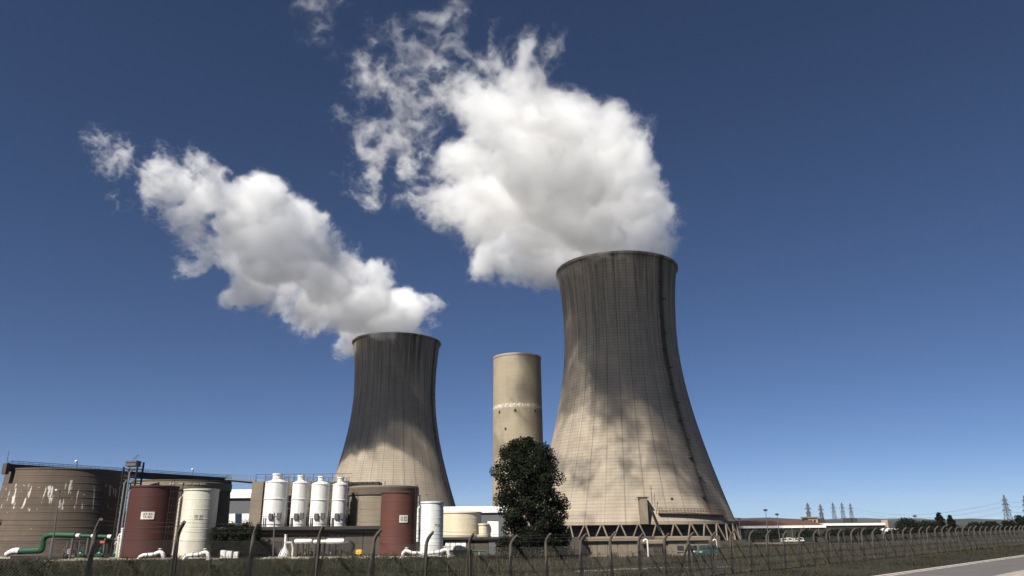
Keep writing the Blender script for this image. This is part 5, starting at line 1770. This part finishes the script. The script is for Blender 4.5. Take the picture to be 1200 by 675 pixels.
PUFFS_A = [near(a, 300, 328, 0.77, 420, 1.03) for a in (
    (722, 312, 46, 322), (750, 300, 36, 318), (692, 312, 36, 330), (735, 272, 50, 312), (690, 285, 48, 318), (655, 298, 38, 330), (622, 305, 32, 338),
    (590, 290, 27, 338), (560, 275, 27, 334, .2), (533, 258, 24, 330, .4), (715, 225, 50, 296), (665, 240, 55, 300), (615, 245, 46, 312), (570, 238, 36, 318, .2),
    (700, 180, 48, 280), (650, 185, 54, 284), (600, 190, 44, 296, .1), (560, 195, 34, 300, .4), (525, 215, 28, 310, .6),
    (690, 135, 38, 268), (650, 130, 44, 268), (610, 135, 40, 274, .2), (570, 140, 34, 280, .5), (640, 90, 30, 262, .2), (605, 85, 26, 262, .4), (565, 100, 28, 268, .7),
    (540, 160, 26, 282, .8), (680, 205, 50, 270), (640, 215, 48, 276), (700, 255, 44, 288), (735, 200, 30, 285), (745, 240, 30, 292),
    (560, 250, 42, 0, .1), (540, 225, 36, 0, .25), (528, 262, 30, 0, .25), (600, 298, 36, 0), (575, 300, 26, 0, .1), (590, 205, 46, 0), (620, 160, 46, 0, .1), (560, 165, 36, 0, .45), (600, 105, 36, 0, .3), (630, 270, 44, 0), (520, 235, 28, 0, .45), (640, 316, 26, 0), (760, 265, 30, 0), (770, 290, 22, 0),
    (510, 250, 18, 0, .8), (500, 205, 16, 0, .95), (535, 110, 24, 0, .85), (510, 95, 20, 0, .95), (512, 60, 16, 0, .95), (503, 25, 12, 0, 1.0), (485, 108, 17, 0, .9), (465, 120, 16, 0, .9),
    (450, 145, 20, 0, .75), (430, 160, 22, 0, .65), (422, 182, 18, 0, .75), (428, 130, 17, 0, .8), (430, 95, 14, 0, .85), (440, 72, 14, 0, .85), (436, 205, 15, 0, .95), (445, 235, 12, 0, 1.0),
    (470, 65, 10, 0, 1.0), (414, 3, 8, 0, 1.0), (455, 25, 8, 0, 1.0), (490, 180, 12, 0, 1.0), (478, 195, 10, 0, 1.0), (550, 70, 18, 0, .9), (495, 130, 14, 0, 1.0))]
PUFFS_B = [near(a, 385, 463, 1.35, 150, 1.10) for a in (
    (462, 398, 40, 455), (492, 386, 24, 452), (435, 390, 26, 458), (470, 368, 38, 442), (442, 366, 38, 445), (412, 378, 27, 455), (395, 392, 16, 458, .4), (430, 345, 36, 432),
    (400, 345, 36, 436), (385, 325, 38, 424), (360, 345, 30, 434), (345, 310, 36, 418), (320, 330, 30, 426), (380, 285, 26, 408), (350, 275, 34, 404), (310, 295, 36, 412),
    (285, 315, 28, 420, .2), (312, 222, 22, 394), (305, 250, 30, 396), (320, 245, 24, 396), (275, 270, 34, 404, .1), (250, 285, 26, 410, .3), (250, 250, 28, 400, .3), (225, 265, 22, 404, .5),
    (228, 230, 24, 394, .5), (205, 245, 20, 398, .7), (225, 195, 18, 386, .6), (195, 195, 18, 386, .6), (210, 212, 18, 388, .7), (185, 215, 18, 390, .8), (160, 230, 16, 394, .9),
    (160, 205, 14, 388, .9), (126, 194, 11, 386, .8), (120, 178, 10, 382, .8), (132, 208, 10, 388, .85), (150, 190, 12, 386, 1.0), (345, 360, 18, 440, .6), (230, 300, 14, 412, .9),
    (335, 240, 18, 0, .1), (290, 235, 22, 0, .3), (265, 235, 22, 0, .45), (245, 215, 20, 0, .6), (300, 330, 22, 0, .3), (265, 305, 22, 0, .4), (330, 350, 20, 0, .3), (410, 310, 20, 420, .3), (375, 370, 18, 448, .5))]
from concurrent.futures import ThreadPoolExecutor
with ThreadPoolExecutor(2) as ex:
    fa = ex.submit(plume_field, PUFFS_A, 0.62, 101)
    fb = ex.submit(plume_field, PUFFS_B, 0.72, 202)
    fa, fb = fa.result(), fb.result()
plume(fa, 0.62, 'large white steam plume billowing left from the nearer, bigger cooling tower')
plume(fb, 0.72, 'long slanting white steam plume trailing left from the farther, smaller cooling tower')
